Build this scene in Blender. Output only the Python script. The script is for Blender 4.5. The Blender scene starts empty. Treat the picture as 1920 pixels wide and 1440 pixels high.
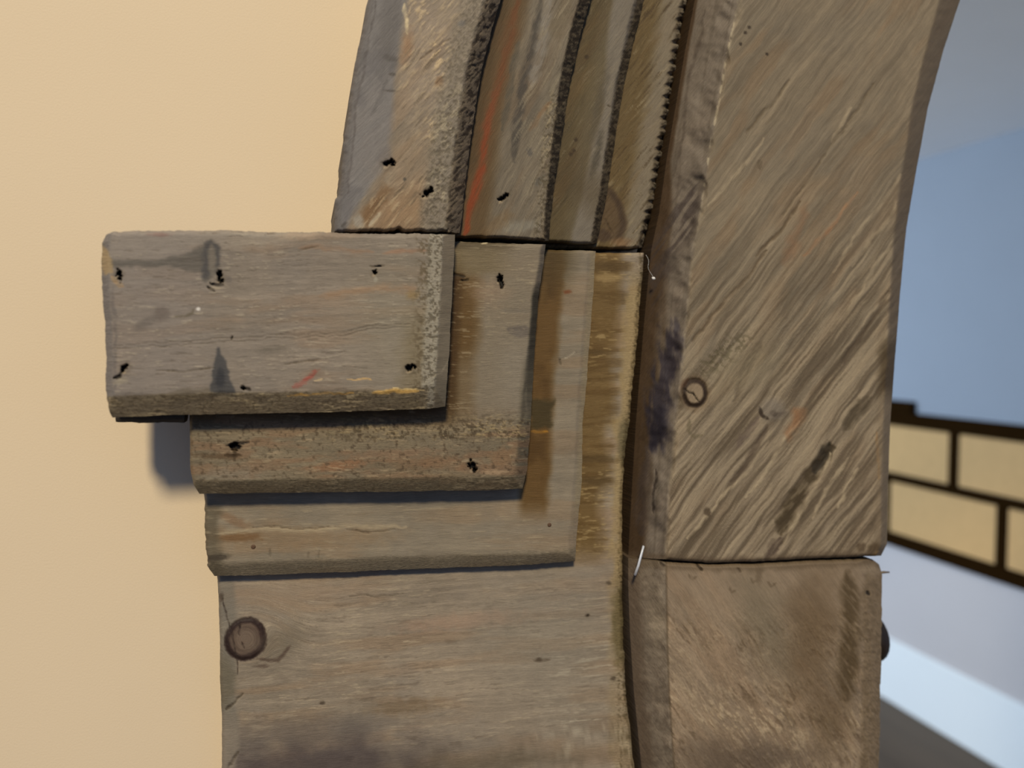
import bpy, math
import numpy as np
from mathutils import Matrix, Vector

# ------------------------------------------------------------------ camera
F_PX = 1442.0                      # focal length in pixels of a 1920 px wide frame
CAM_D, CAM_H = 0.48, 1.65          # distance to the cream wall, height over the floor
PITCH = math.atan(70.0 / F_PX)
YAW = math.atan((960 - 575) / F_PX * math.cos(PITCH))
CAM = np.array([0.0, -CAM_D, CAM_H])
FWD = np.array([math.sin(YAW) * math.cos(PITCH), math.cos(YAW) * math.cos(PITCH), -math.sin(PITCH)])
RGT = np.array([math.cos(YAW), -math.sin(YAW), 0.0])
UPV = np.cross(RGT, FWD)
scene = bpy.context.scene
col = scene.collection
cd = bpy.data.cameras.new('camera')
cd.sensor_width = 36.0
cd.lens = 36.0 * F_PX / 1920.0
cd.clip_start = 0.01
cam = bpy.data.objects.new('camera', cd)
col.objects.link(cam)
M = Matrix.Identity(4)
for i in range(3):
    M[i][0], M[i][1], M[i][2], M[i][3] = RGT[i], UPV[i], -FWD[i], CAM[i]
cam.matrix_world = M
cd.dof.use_dof = True
cd.dof.focus_distance = 0.445
cd.dof.aperture_fstop = 4.4
scene.camera = cam

# ------------------------------------------------------------------ world, lamps, exposure
w = bpy.data.worlds.new('world')
scene.world = w
w.use_nodes = True
bg = w.node_tree.nodes['Background']
bg.inputs[0].default_value = (0.37, 0.56, 1.0, 1)
bg.inputs[1].default_value = 0.41

def area(name, loc, target, size, power, color):
    l = bpy.data.lights.new(name, 'AREA')
    l.shape = 'DISK'; l.size = size; l.energy = power; l.color = color
    o = bpy.data.objects.new(name, l); col.objects.link(o)
    o.location = loc
    o.rotation_euler = (Vector(target) - Vector(loc)).to_track_quat('-Z', 'Y').to_euler()
    return o
# warm ceiling lamp of the near room, up and to the left behind the camera
area('ceiling_lamp_light', (-0.74, -3.50, 4.40), (0.05, 0, 1.45), 0.62, 203.0, (1.0, 0.88, 0.64))
# area light added on the far room's left to give it cool daylight
area('far_room_fill_light', (-0.6, 3.4, 1.7), (2.6, 2.6, 1.2), 1.3, 87.0, (0.72, 0.85, 1.0))

vs = scene.view_settings
vs.view_transform = 'Standard'; vs.look = 'None'; vs.gamma = 1.0; vs.exposure = 0.0
vs.use_curve_mapping = False

# ------------------------------------------------------------------ measuring helpers
def rays(px, py):
    px = np.asarray(px, float); py = np.asarray(py, float)
    return (FWD[None] * F_PX + RGT[None] * (px.reshape(-1, 1) - 960) + UPV[None] * (720 - py.reshape(-1, 1)))
def at_t(px, py, t):
    """points standing t metres proud of the cream wall"""
    r = rays(px, py)
    k = (CAM_D - np.broadcast_to(np.asarray(t, float), np.shape(px)).reshape(-1)) / r[:, 1]
    return CAM[None] + r * k[:, None]
def foot(px, py, t):
    """the pixel where an upright line through (px, py) on the layer t meets the floor"""
    p = at_t([px], [py], t)[0]; d = np.array([p[0], p[1], 0.001]) - CAM
    return (960 + F_PX * d.dot(RGT) / d.dot(FWD), 720 - F_PX * d.dot(UPV) / d.dot(FWD))
def at_X(px, py, X):
    r = rays([px], [py])[0]
    return CAM + r * (X / r[0])

# ------------------------------------------------------------------ noise
def _h(ix, iy, s):
    n = (ix.astype(np.int64) * 374761393 + iy.astype(np.int64) * 668265263 + s * 974634777) & 0xffffffff
    n = ((n ^ (n >> 13)) * 1274126177) & 0xffffffff
    n = ((n ^ (n >> 16)) * 2246822519) & 0xffffffff
    return ((n ^ (n >> 15)) & 0xffffff) / 16777215.0
def vn(x, y, s=0):
    x = np.asarray(x, float); y = np.asarray(y, float)
    ix, iy = np.floor(x), np.floor(y)
    fx, fy = x - ix, y - iy
    fx = fx * fx * (3 - 2 * fx); fy = fy * fy * (3 - 2 * fy)
    a, b = _h(ix, iy, s), _h(ix + 1, iy, s)
    c, d = _h(ix, iy + 1, s), _h(ix + 1, iy + 1, s)
    return (a * (1 - fx) + b * fx) * (1 - fy) + (c * (1 - fx) + d * fx) * fy
def fbm(x, y, s=0, o=4):
    v, a, t = 0, 1.0, 0
    for i in range(o):
        v = v + a * vn(x * 2 ** i + 17.3 * i, y * 2 ** i + 9.1 * i, s + i * 7); t += a; a *= 0.5
    return v / t
def sst(a, b, x):
    t = np.clip((x - a) / (b - a), 0, 1)
    return t * t * (3 - 2 * t)
def lin(c):
    c = np.asarray(c, float) / 255.0
    return np.where(c <= 0.04045, c / 12.92, ((c + 0.055) / 1.055) ** 2.4)

# ------------------------------------------------------------------ materials
def new_mat(name):
    m = bpy.data.materials.new(name); m.use_nodes = True
    nt = m.node_tree
    return m, nt, nt.nodes['Principled BSDF']
def N(nt, t, **kw):
    n = nt.nodes.new(t)
    for k, v in kw.items(): setattr(n, k, v)
    return n
def noise_mat(name, color, rough=0.7, var=0.08, scale=40, bump=0.0, bscale=300, spec=0.3, stretch=(1, 1, 1)):
    m, nt, b = new_mat(name)
    tc = N(nt, 'ShaderNodeTexCoord'); mp = N(nt, 'ShaderNodeMapping')
    mp.inputs['Scale'].default_value = stretch
    nt.links.new(tc.outputs['Object'], mp.inputs[0])
    n1 = N(nt, 'ShaderNodeTexNoise'); n1.inputs['Scale'].default_value = scale; n1.inputs['Detail'].default_value = 5
    nt.links.new(mp.outputs[0], n1.inputs['Vector'])
    r = N(nt, 'ShaderNodeMapRange')
    r.inputs[1].default_value = 0.25; r.inputs[2].default_value = 0.75
    r.inputs[3].default_value = 1 - var; r.inputs[4].default_value = 1 + var
    nt.links.new(n1.outputs[0], r.inputs[0])
    mx = N(nt, 'ShaderNodeVectorMath', operation='SCALE')
    mx.inputs[0].default_value = color
    nt.links.new(r.outputs[0], mx.inputs['Scale'])
    nt.links.new(mx.outputs[0], b.inputs['Base Color'])
    b.inputs['Roughness'].default_value = rough
    b.inputs['Specular IOR Level'].default_value = spec
    if bump:
        n2 = N(nt, 'ShaderNodeTexNoise'); n2.inputs['Scale'].default_value = bscale; n2.inputs['Detail'].default_value = 3
        nt.links.new(mp.outputs[0], n2.inputs['Vector'])
        bp = N(nt, 'ShaderNodeBump'); bp.inputs['Strength'].default_value = bump; bp.inputs['Distance'].default_value = 0.001
        nt.links.new(n2.outputs[0], bp.inputs['Height']); nt.links.new(bp.outputs[0], b.inputs['Normal'])
    return m
def wood_mat():
    m, nt, b = new_mat('weathered_wood')
    at = N(nt, 'ShaderNodeAttribute', attribute_name='tint')
    uv = N(nt, 'ShaderNodeUVMap', uv_map='grain')
    mp = N(nt, 'ShaderNodeMapping'); mp.inputs['Scale'].default_value = (0.035, 0.75, 1)
    nt.links.new(uv.outputs[0], mp.inputs[0])
    n1 = N(nt, 'ShaderNodeTexNoise'); n1.inputs['Scale'].default_value = 1.0; n1.inputs['Detail'].default_value = 5
    n1.inputs['Roughness'].default_value = 0.6
    nt.links.new(mp.outputs[0], n1.inputs['Vector'])
    n2 = N(nt, 'ShaderNodeTexNoise'); n2.inputs['Scale'].default_value = 0.33; n2.inputs['Detail'].default_value = 4
    n2.inputs['Roughness'].default_value = 0.65
    mp2 = N(nt, 'ShaderNodeMapping'); mp2.inputs['Scale'].default_value = (0.45, 1.2, 1)
    nt.links.new(uv.outputs[0], mp2.inputs[0]); nt.links.new(mp2.outputs[0], n2.inputs['Vector'])
    r1 = N(nt, 'ShaderNodeMapRange'); r1.inputs[1].default_value = 0.28; r1.inputs[2].default_value = 0.72
    r1.inputs[3].default_value = 0.80; r1.inputs[4].default_value = 1.18
    nt.links.new(n1.outputs[0], r1.inputs[0])
    # fuzzy speckle, as strong as the alpha (rough sawn) mask
    r2 = N(nt, 'ShaderNodeMapRange'); r2.inputs[1].default_value = 0.3; r2.inputs[2].default_value = 0.7
    r2.inputs[3].default_value = -0.30; r2.inputs[4].default_value = 0.30
    nt.links.new(n2.outputs[0], r2.inputs[0])
    ml = N(nt, 'ShaderNodeMath', operation='MULTIPLY_ADD')
    nt.links.new(r2.outputs[0], ml.inputs[0]); nt.links.new(at.outputs['Alpha'], ml.inputs[1]); nt.links.new(r1.outputs[0], ml.inputs[2])
    mx = N(nt, 'ShaderNodeVectorMath', operation='SCALE')
    nt.links.new(at.outputs['Color'], mx.inputs[0]); nt.links.new(ml.outputs[0], mx.inputs['Scale'])
    nt.links.new(mx.outputs[0], b.inputs['Base Color'])
    b.inputs['Roughness'].default_value = 0.62
    b.inputs['Specular IOR Level'].default_value = 0.22
    m2 = N(nt, 'ShaderNodeMath', operation='MULTIPLY_ADD'); m2.inputs[1].default_value = 1.6
    nt.links.new(at.outputs['Alpha'], m2.inputs[0]); m2.inputs[2].default_value = 0.35
    m3 = N(nt, 'ShaderNodeMath', operation='MULTIPLY')
    nt.links.new(n2.outputs[0], m3.inputs[0]); nt.links.new(m2.outputs[0], m3.inputs[1])
    m4 = N(nt, 'ShaderNodeMath', operation='ADD')
    nt.links.new(m3.outputs[0], m4.inputs[0]); nt.links.new(n1.outputs[0], m4.inputs[1])
    bp = N(nt, 'ShaderNodeBump'); bp.inputs['Strength'].default_value = 0.45; bp.inputs['Distance'].default_value = 0.0006
    nt.links.new(m4.outputs[0], bp.inputs['Height']); nt.links.new(bp.outputs[0], b.inputs['Normal'])
    return m
WOOD = wood_mat()
KEY = np.array([0.95, 0.88, 0.78])      # light level the wood colours were judged under

# ------------------------------------------------------------------ object helpers
def tag(o, label=None, cat=None, group=None, kind=None):
    for k, v in (('label', label), ('category', cat), ('group', group), ('kind', kind)):
        if v: o[k] = v
    return o
def empty(name, loc):
    o = bpy.data.objects.new(name, None); col.objects.link(o); o.location = Vector(loc)
    o.empty_display_size = 0.05
    return o
def adopt(o, parent):
    if parent is not None:
        o.parent = parent
        o.matrix_parent_inverse = Matrix.Translation(-Vector(parent.location))
    return o
def mesh_obj(name, V, Fs, mat, parent=None, smooth=False):
    me = bpy.data.meshes.new(name)
    me.from_pydata([tuple(map(float, v)) for v in V], [], [tuple(map(int, f)) for f in Fs])
    me.update()
    if mat is not None: me.materials.append(mat)
    if smooth: me.polygons.foreach_set('use_smooth', [True] * len(me.polygons))
    o = bpy.data.objects.new(name, me); col.objects.link(o)
    return adopt(o, parent)
def box_data(x0, x1, y0, y1, z0, z1, b=0.0):
    """a box with chamfered edges"""
    import itertools
    if b <= 0:
        V = [(x, y, z) for x in (x0, x1) for y in (y0, y1) for z in (z0, z1)]
        return V, [(0, 1, 3, 2), (4, 6, 7, 5), (0, 4, 5, 1), (2, 3, 7, 6), (0, 2, 6, 4), (1, 5, 7, 3)]
    import bmesh
    bm = bmesh.new()
    vs_ = [bm.verts.new(p) for p in itertools.product((x0, x1), (y0, y1), (z0, z1))]
    for f in [(0, 1, 3, 2), (4, 6, 7, 5), (0, 4, 5, 1), (2, 3, 7, 6), (0, 2, 6, 4), (1, 5, 7, 3)]:
        bm.faces.new([vs_[i] for i in f])
    bmesh.ops.recalc_face_normals(bm, faces=bm.faces)
    bmesh.ops.bevel(bm, geom=list(bm.edges), offset=b, segments=1, affect='EDGES')
    bm.verts.index_update()
    V = [tuple(v.co) for v in bm.verts]; Fs = [[v.index for v in f.verts] for f in bm.faces]
    bm.free()
    return V, Fs
def box(name, mat, parent, *a, b=0.0):
    V, Fs = box_data(*a, b=b)
    return mesh_obj(name, V, Fs, mat, parent)

# ------------------------------------------------------------------ the setting
ZC = 2.474
XW = 2.62            # far room's right wall
m_cream = noise_mat('cream_wall_paint', (0.72, 0.575, 0.395), 0.75, 0.012, 9, 0.10, 900, 0.2)
m_blue = noise_mat('blue_wall_paint', (0.33, 0.375, 0.435), 0.8, 0.015, 5, 0.05, 300, 0.2)
m_grey = noise_mat('pale_grey_wall_paint', (0.56, 0.545, 0.56), 0.8, 0.015, 5, 0.05, 300, 0.2)
m_white = noise_mat('white_trim_paint', (0.86, 0.93, 0.97), 0.5, 0.01, 5)
m_ceil = noise_mat('ceiling_paint', (0.92, 0.92, 0.93), 0.9, 0.015, 5)
m_floor = noise_mat('dark_floor_boards', (0.085, 0.062, 0.043), 0.6, 0.30, 7, 0.1, 60, 0.3, (1, 0.12, 1))
m_frame = noise_mat('dark_brown_strip', (0.018, 0.008, 0.0015), 0.9, 0.15, 60, 0.1, 400, 0.03)
m_brick = noise_mat('tan_brick', (0.62, 0.40, 0.18), 0.85, 0.05, 30, 0.2, 250, 0.15)
m_dark = noise_mat('dark_stained_knob', (0.016, 0.010, 0.006), 0.5, 0.2, 200)
m_steel = noise_mat('staple_steel', (0.72, 0.74, 0.78), 0.4, 0.08, 900)
m_steel.node_tree.nodes['Principled BSDF'].inputs['Metallic'].default_value = 0.25
m_rust = noise_mat('rusty_nail', (0.10, 0.055, 0.03), 0.7, 0.3, 1500)
m_lint = noise_mat('white_lint', (0.75, 0.73, 0.70), 0.9, 0.05, 500)

# cream partition wall with the arched opening; its edge runs behind the curved timber
A2_R = [(1286, 0), (1270, 100), (1254, 200), (1238, 300), (1222, 390), (1212, 430), (1204, 464)]
BEAM_L = [(1303, 0), (1284, 100), (1267, 200), (1250, 300), (1236, 400), (1221, 470), (1212, 560), (1204, 650),
          (1192, 800), (1183, 950), (1178, 1045)]
def extrap(pl, y_end):
    """carry a curved edge on upwards past the frame along the same bend"""
    a = np.array(pl, float); a = a[np.argsort(a[:, 1])]
    y0, x0 = a[0, 1], a[0, 0]
    s, k = -0.27, (0.0002,)          # the strips and the timber bend on together
    ys = np.linspace(y_end, y0, 30)[:-1]
    xs = x0 + s * (ys - y0) + k[0] * (ys - y0) ** 2
    return [tuple(p) for p in np.c_[xs, ys]] + [tuple(p) for p in a]
Y_TOP = -1000
beam_left = [(x + 17, y) for x, y in extrap(A2_R, Y_TOP) if y < -1] + BEAM_L   # runs beside the innermost casing strip
edge_px = beam_left + [(1182, 1200), (1190, 1300), (1203, 1440), (1218, 1650), foot(1218, 1650, 0.020)]
E = at_t([p[0] - 4 for p in edge_px], [p[1] for p in edge_px], 0.020)
ev = [(e[0], e[2]) for e in E]
poly = [(-5.0, 0.0), (-5.0, 3.3), (2.62, 3.3), (2.62, 0.0), (1.55, 0.0), (1.55, ev[0][1]), ] + ev[:-1] + [(ev[-1][0], 0.0)]
n = len(poly)
V = [(x, 0.0, z) for x, z in poly] + [(x, 0.11, z) for x, z in poly]
Fs = [list(range(n)), list(range(2 * n - 1, n - 1, -1))] + [[i, i + n, (i + 1) % n + n, (i + 1) % n] for i in range(n)]
o = mesh_obj('wall_front', V, Fs, m_cream)
tag(o, 'smooth cream painted wall around the archway', 'wall', kind='structure')

z_gr = at_X(1670, 1008, XW)[2]
V, Fs = box_data(XW, XW + 0.1, 0.11, 5.2, 0.0, ZC)
V = [(XW, 0.11, 0), (XW, 5.2, 0), (XW, 0.11, z_gr), (XW, 5.2, z_gr), (XW, 0.11, ZC), (XW, 5.2, ZC),
     (XW + .1, 0.11, 0), (XW + .1, 5.2, 0), (XW + .1, 0.11, ZC), (XW + .1, 5.2, ZC)]
Fs = [(0, 1, 3, 2), (2, 3, 5, 4), (6, 8, 9, 7), (4, 5, 9, 8), (0, 2, 4, 8, 6), (1, 7, 9, 5, 3), (0, 6, 7, 1)]
o = mesh_obj('wall_right', V, Fs, m_blue)
o.data.materials.append(m_grey); o.data.polygons[0].material_index = 1
tag(o, 'far room wall, blue above the brick band and pale grey below', 'wall', kind='structure')
tag(box('wall_back', m_blue, None, -2.4, XW, 5.2, 5.3, 0, ZC), 'far end wall of the blue room', 'wall', kind='structure')
tag(box('ceiling', m_ceil, None, -2.4, XW + .1, 0.11, 5.3, ZC, ZC + .08), 'pale grey ceiling of the room behind the arch', 'ceiling', kind='structure')
tag(box('floor', m_floor, None, -5.0, XW + 2.0, -8.0, 5.3, -0.05, 0.0), 'dark grey brown floor beyond the archway', 'floor', kind='structure')
bb_top = at_X(1680, 1202, XW)[2]
V, Fs = box_data(XW - 0.016, XW, 0.11, 5.2, 0.0, bb_top)
V = [(x + (0.008 if (z > 0.01 and x < XW - 0.01) else 0), y, z) for x, y, z in V]
tag(mesh_obj('baseboard_right', V, Fs, m_white), 'white painted baseboard under the pale grey wall', 'baseboard', kind='structure')

# ------------------------------------------------------------------ brick band on the far wall
def zx(px, py): p = at_X(px, py, XW - 0.02); return p[2]
def yx(px, py): p = at_X(px, py, XW - 0.02); return p[1]
z_t1, z_t0 = zx(1800, 785), zx(1800, 814)
z_m1, z_m0 = zx(1800, 915), zx(1800, 932)
z_b1, z_b0 = zx(1800, 1040), zx(1800, 1067)
y_u1, y_u2 = yx(1786, 860), yx(1876, 1000)
y_near, y_far = 0.12, 4.9
band = empty('brick_band', (XW, 2.5, z_b0))
tag(band, 'dark brown strip band holding two rows of tan bricks along the blue wall', 'wall panel')
xb = XW - 0.022
box('rail', m_frame, band, xb, XW, y_near, y_far, z_t0, z_t1, b=0.003)
box('rail', m_frame, band, xb, XW, y_near, y_far, z_m0, z_m1, b=0.003)
box('rail', m_frame, band, xb, XW, y_near, y_far, z_b0, z_b1, b=0.003)
y_cap = yx(1711, 770)
box('end_block', m_frame, band, xb - 0.004, XW, y_cap, y_cap + 0.30, z_t1 - 0.002, zx(1705, 753), b=0.003)
tv = abs(yx(1778, 860) - yx(1794, 860))
pitch = 0.62
for row, (zl, zh, yc) in enumerate(((z_m1, z_t0, y_u1), (z_b1, z_m0, y_u2))):
    ys = [yc + pitch * k for k in range(-6, 6)]
    ys = [y for y in ys if y_near < y - tv and y + tv < y_far]
    for y in ys:
        box('upright', m_frame, band, xb, XW, y - tv / 2, y + tv / 2, zl, zh, b=0.002)
    lims = [y_near] + ys + [y_far]
    for a, c in zip(lims[:-1], lims[1:]):
        if c - a > 0.12:
            box('brick', m_brick, band, XW - 0.014, XW, a + tv / 2 + 0.002, c - tv / 2 - 0.002, zl + 0.002, zh - 0.002, b=0.004)

# ------------------------------------------------------------------ weathered boards
class Ctx: pass
def curve(pl, s, horizontal):
    a = np.array(pl, float)
    k = 0 if horizontal else 1
    a = a[np.argsort(a[:, k])] if a[0, k] <= a[-1, k] else a[np.argsort(-a[:, k])]
    c0, c1 = a[0, k], a[-1, k]
    q = c0 + (c1 - c0) * s
    aa = a[np.argsort(a[:, k])]
    other = np.interp(q, aa[:, k], aa[:, 1 - k])
    return (q, other) if horizontal else (other, q)

def board(name, parent, top, bottom, left, right, t, paint, ch, tback=0.0, step=2.0, grain=0.0, seed=1, rough_edge=(1, 1, 1, 1),
          knots=(), teeth=None, warp=1.0):
    """top/bottom run left to right, left/right run top to bottom (measured outline); the surface is a dense height field
    t metres proud of the wall, its rim carried straight back to tback."""
    ya, yb = left[0][1], left[-1][1]
    ys = [ya]
    while ys[-1] < yb:
        y = ys[-1]; ys.append(y + (step if -25 < y < 1455 else 14 if -300 < y < 1700 else 70))
    ys[-1] = yb
    v = (np.array(ys) - ya) / (yb - ya)
    wmax = max(abs(top[-1][0] - top[0][0]), abs(bottom[-1][0] - bottom[0][0]))
    u = np.linspace(0, 1, int(wmax / step) + 1)
    Lx, Ly = curve(left, v, False); Rx, Ry = curve(right, v, False)
    Tx, Ty = curve(top, u, True); Bx, By = curve(bottom, u, True)
    fade = lambda s: np.minimum(1, np.minimum(s, 1 - s) * 30)
    rl, rr, rt, rb = rough_edge
    Lx = Lx + (rl * 2.4 * (fbm(Ly / 9, Ly * 0, seed + 1, 4) - 0.5) + rl * 2.5 * (fbm(Ly / 55, Ly * 0, seed + 2, 2) - 0.5)) * fade(v)
    Rx = Rx + (rr * 2.4 * (fbm(Ry / 9, Ry * 0, seed + 3, 4) - 0.5) + rr * 2.5 * (fbm(Ry / 55, Ry * 0, seed + 4, 2) - 0.5)) * fade(v)
    if teeth:
        per, amp = teeth
        ph = Ry / per + 0.6 * fbm(Ry / 60, Ry * 0, seed + 9, 2)
        Rx = Rx - amp * np.clip(np.sin(ph * 6.283) * 1.5, -0.2, 1) * (0.5 + vn(Ry / per, Ry * 0, seed)) * fade(v)
    Ty = Ty + (rt * 2.4 * (fbm(Tx / 9, Tx * 0, seed + 5, 4) - 0.5) + rt * 2.5 * (fbm(Tx / 55, Tx * 0, seed + 6, 2) - 0.5)) * fade(u)
    By = By + (rb * 2.4 * (fbm(Bx / 9, Bx * 0, seed + 7, 4) - 0.5) + rb * 2.5 * (fbm(Bx / 55, Bx * 0, seed + 8, 2) - 0.5)) * fade(u)
    U, W = np.meshgrid(u, v)
    def coons(T, B, L, R):
        return ((1 - W) * T[None] + W * B[None] + (1 - U) * L[:, None] + U * R[:, None]
                - (1 - U) * (1 - W) * (T[0] + L[0]) / 2 - U * (1 - W) * (T[-1] + R[0]) / 2
                - (1 - U) * W * (B[0] + L[-1]) / 2 - U * W * (B[-1] + R[-1]) / 2)
    X = coons(Tx, Bx, Lx, Rx); Y = coons(Ty, By, Ly, Ry)
    wid = (X[:, -1] - X[:, 0])[:, None]; hei = (Y[-1] - Y[0])[None]
    dist = dict(l=U * wid, r=(1 - U) * wid, t=W * hei, b=(1 - W) * hei)
    drop = np.zeros_like(X)
    wob = 1 + 0.35 * (fbm(X / 40, Y / 40, seed + 20, 3) - 0.5)
    for e, c in ch.items():
        wd, dp, pw = c
        if not np.isscalar(wd):
            a = np.array(wd, float); wd = np.interp(Y if e in 'lr' else X, a[:, 0], a[:, 1])
        s = np.clip(1 - dist[e] / (wd * wob), 0, 1)
        drop = np.maximum(drop, dp * s ** pw)
    c = Ctx(); c.x, c.y, c.d, c.seed = X, Y, dist, seed
    c.wx = X + 7 * (fbm(X / 18, Y / 18, seed + 300, 4) - 0.5) + 12 * (fbm(X / 70, Y / 70, seed + 310, 2) - 0.5)
    c.wy = Y + 7 * (fbm(X / 18, Y / 18, seed + 320, 4) - 0.5) + 12 * (fbm(X / 70, Y / 70, seed + 330, 2) - 0.5)
    ga = math.radians(grain)
    wx = warp * 22 * (fbm(X / 150, Y / 150, seed + 30, 3) - 0.5) + warp * 5 * (fbm(X / 38, Y / 38, seed + 33, 3) - 0.5)
    al = X * math.cos(ga) - Y * math.sin(ga)
    ac = X * math.sin(ga) + Y * math.cos(ga) + wx
    for kx, ky, kr in knots:
        dd = np.hypot(X - kx, Y - ky)
        m_ = np.exp(-(dd / (1.7 * kr)) ** 2)
        ac = ac * (1 - m_) + (dd * 1.4 + ky) * m_
    c.al, c.ac = al, ac
    c.rgb = np.zeros(X.shape + (3,)); c.h = np.zeros_like(X); c.rough = np.zeros_like(X)
    paint(c)
    h = c.h * 0.55 - 0.45 * np.clip(-c.h - 0.0016, 0, 1) + 0.0005 * (fbm(X / 90, Y / 90, seed + 40, 3) - 0.5)
    T = t - drop + h
    P = at_t(X.ravel(), Y.ravel(), T.ravel())
    nv_, nu_ = X.shape
    idx = np.arange(nu_ * nv_).reshape(nv_, nu_)
    q = np.stack([idx[:-1, :-1], idx[1:, :-1], idx[1:, 1:], idx[:-1, 1:]], -1).reshape(-1, 4)
    loop = np.concatenate([idx[0, :-1], idx[:-1, -1], idx[-1, :0:-1], idx[:0:-1, 0]])
    nb = len(loop); n0 = nu_ * nv_
    rim = P[loop].copy()
    back = rim.copy(); back[:, 1] = -tback
    mid = rim * 0.5 + back * 0.5
    Vt = np.concatenate([P, rim, mid, back])
    i = np.arange(nb); j = (i + 1) % nb
    s1 = np.stack([n0 + i, n0 + j, n0 + nb + j, n0 + nb + i], -1)
    s2 = s1 + nb
    quads = np.concatenate([q, s1, s2])
    me = bpy.data.meshes.new(name)
    me.vertices.add(len(Vt)); me.vertices.foreach_set('co', Vt.astype(np.float32).ravel())
    nq = len(quads)
    loops = np.concatenate([quads.ravel(), (n0 + 2 * nb + i)[::1]])
    me.loops.add(len(loops)); me.loops.foreach_set('vertex_index', loops.astype(np.int32))
    me.polygons.add(nq + 1)
    me.polygons.foreach_set('loop_start', np.concatenate([np.arange(nq) * 4, [nq * 4]]).astype(np.int32))
    sm = np.zeros(nq + 1, bool); sm[:len(q)] = True
    me.polygons.foreach_set('use_smooth', sm)
    rgb = lin(np.clip(c.rgb, 0, 255)) / KEY
    C4 = np.ones((len(Vt), 4), np.float32)
    C4[:n0, :3] = np.clip(rgb.reshape(-1, 3), 0, 0.9); C4[:n0, 3] = np.clip(c.rough.ravel(), 0, 1)
    side = C4[loop].copy(); side[:, :3] *= 0.85; side[:, 3] = 0.8
    for k in range(3): C4[n0 + k * nb:n0 + (k + 1) * nb] = side
    at = me.color_attributes.new('tint', 'FLOAT_COLOR', 'POINT')
    at.data.foreach_set('color', C4.ravel())
    G = np.zeros((len(Vt), 2), np.float32)
    G[:n0, 0] = al.ravel(); G[:n0, 1] = ac.ravel()
    for k in range(3):
        G[n0 + k * nb:n0 + (k + 1) * nb] = G[loop]
        G[n0 + k * nb:n0 + (k + 1) * nb, 0] += k * 25.0
    uvl = me.uv_layers.new(name='grain')
    uvl.data.foreach_set('uv', G[loops].ravel())
    me.update(calc_edges=True); me.validate()
    me.materials.append(WOOD)
    o = bpy.data.objects.new(name, me); col.objects.link(o)
    return adopt(o, parent)

# ---- colouring helpers: a mask is 0..1 over the board, colours are photo sRGB
def mixc(c, m, colr, k=1.0):
    m = np.clip(m * k, 0, 1)[..., None]
    c.rgb = c.rgb * (1 - m) + np.array(colr, float) * m
def mul(c, f): c.rgb = c.rgb * np.asarray(f)[..., None]
def blob(c, cx, cy, rx, ry, ang=0, soft=0.5, wob=0.35, sc=None):
    a = math.radians(ang); dx, dy = 0.5 * (c.x + c.wx) - cx, 0.5 * (c.y + c.wy) - cy
    p = (dx * math.cos(a) - dy * math.sin(a)) / rx; q = (dx * math.sin(a) + dy * math.cos(a)) / ry
    sc = sc or max(4.0, min(rx, ry) * 0.8)
    r = np.hypot(p, q) + wob * 2 * (fbm(c.x / sc, c.y / sc, c.seed + int(cx) % 91, 3) - 0.5)
    return 1 - sst(1 - soft, 1 + soft, r)
def segd(c, pts, x=None, y=None):
    x = c.wx if x is None else x; y = c.wy if y is None else y
    best = np.full(x.shape, 1e9); par = np.zeros(x.shape)
    ln = [math.hypot(b[0] - a[0], b[1] - a[1]) for a, b in zip(pts[:-1], pts[1:])]
    tot = sum(ln); acc = 0
    for (x0, y0), (x1, y1), l in zip(pts[:-1], pts[1:], ln):
        dx, dy = x1 - x0, y1 - y0
        s = np.clip(((x - x0) * dx + (y - y0) * dy) / (dx * dx + dy * dy + 1e-9), 0, 1)
        d = np.hypot(x - x0 - s * dx, y - y0 - s * dy)
        m = d < best
        best = np.where(m, d, best); par = np.where(m, (acc + s * l) / tot, par); acc += l
    return best, par
def stroke(c, pts, w, soft=0.6, wob=0.5, sc=9):
    """a worn line: wandering, tapering, breaking up along its length"""
    d, p = segd(c, pts)
    w_ = w * np.clip(np.minimum(p, 1 - p) * 5 + 0.25, 0, 1) ** 0.6
    d = d + wob * w * 2 * (fbm(c.x / sc, c.y / sc, c.seed + int(pts[0][0]) % 77, 3) - 0.5)
    m = 1 - sst(w_ * (1 - soft), w_ * (1 + soft) + 0.3, d)
    return m * (0.55 + 0.45 * sst(0.35, 0.55, fbm(c.al / 22, c.ac / 5, c.seed + int(pts[0][1]) % 61, 2)))
def polym(c, pts, soft=4, wob=5, sc=14, sx=1.0):
    x = c.x + wob * 2 * (fbm(c.x / sc / sx, c.y / sc, c.seed + int(pts[0][1]) % 53, 3) - 0.5)
    y = c.y + wob * 2 * (fbm(c.x / sc / sx + 50, c.y / sc, c.seed + int(pts[0][0]) % 53 + 3, 3) - 0.5)
    ins = np.zeros(x.shape, bool); best = np.full(x.shape, 1e9)
    m = len(pts)
    for i in range(m):
        (x0, y0), (x1, y1) = pts[i], pts[(i + 1) % m]
        if y0 != y1:
            cr = ((y0 > y) != (y1 > y)) & (x < (x1 - x0) * (y - y0) / (y1 - y0) + x0)
            ins ^= cr
        dx, dy = x1 - x0, y1 - y0
        s = np.clip(((x - x0) * dx + (y - y0) * dy) / (dx * dx + dy * dy + 1e-9), 0, 1)
        best = np.minimum(best, np.hypot(x - x0 - s * dx, y - y0 - s * dy))
    sd = np.where(ins, best, -best)
    return sst(-soft, soft, sd)
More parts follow.
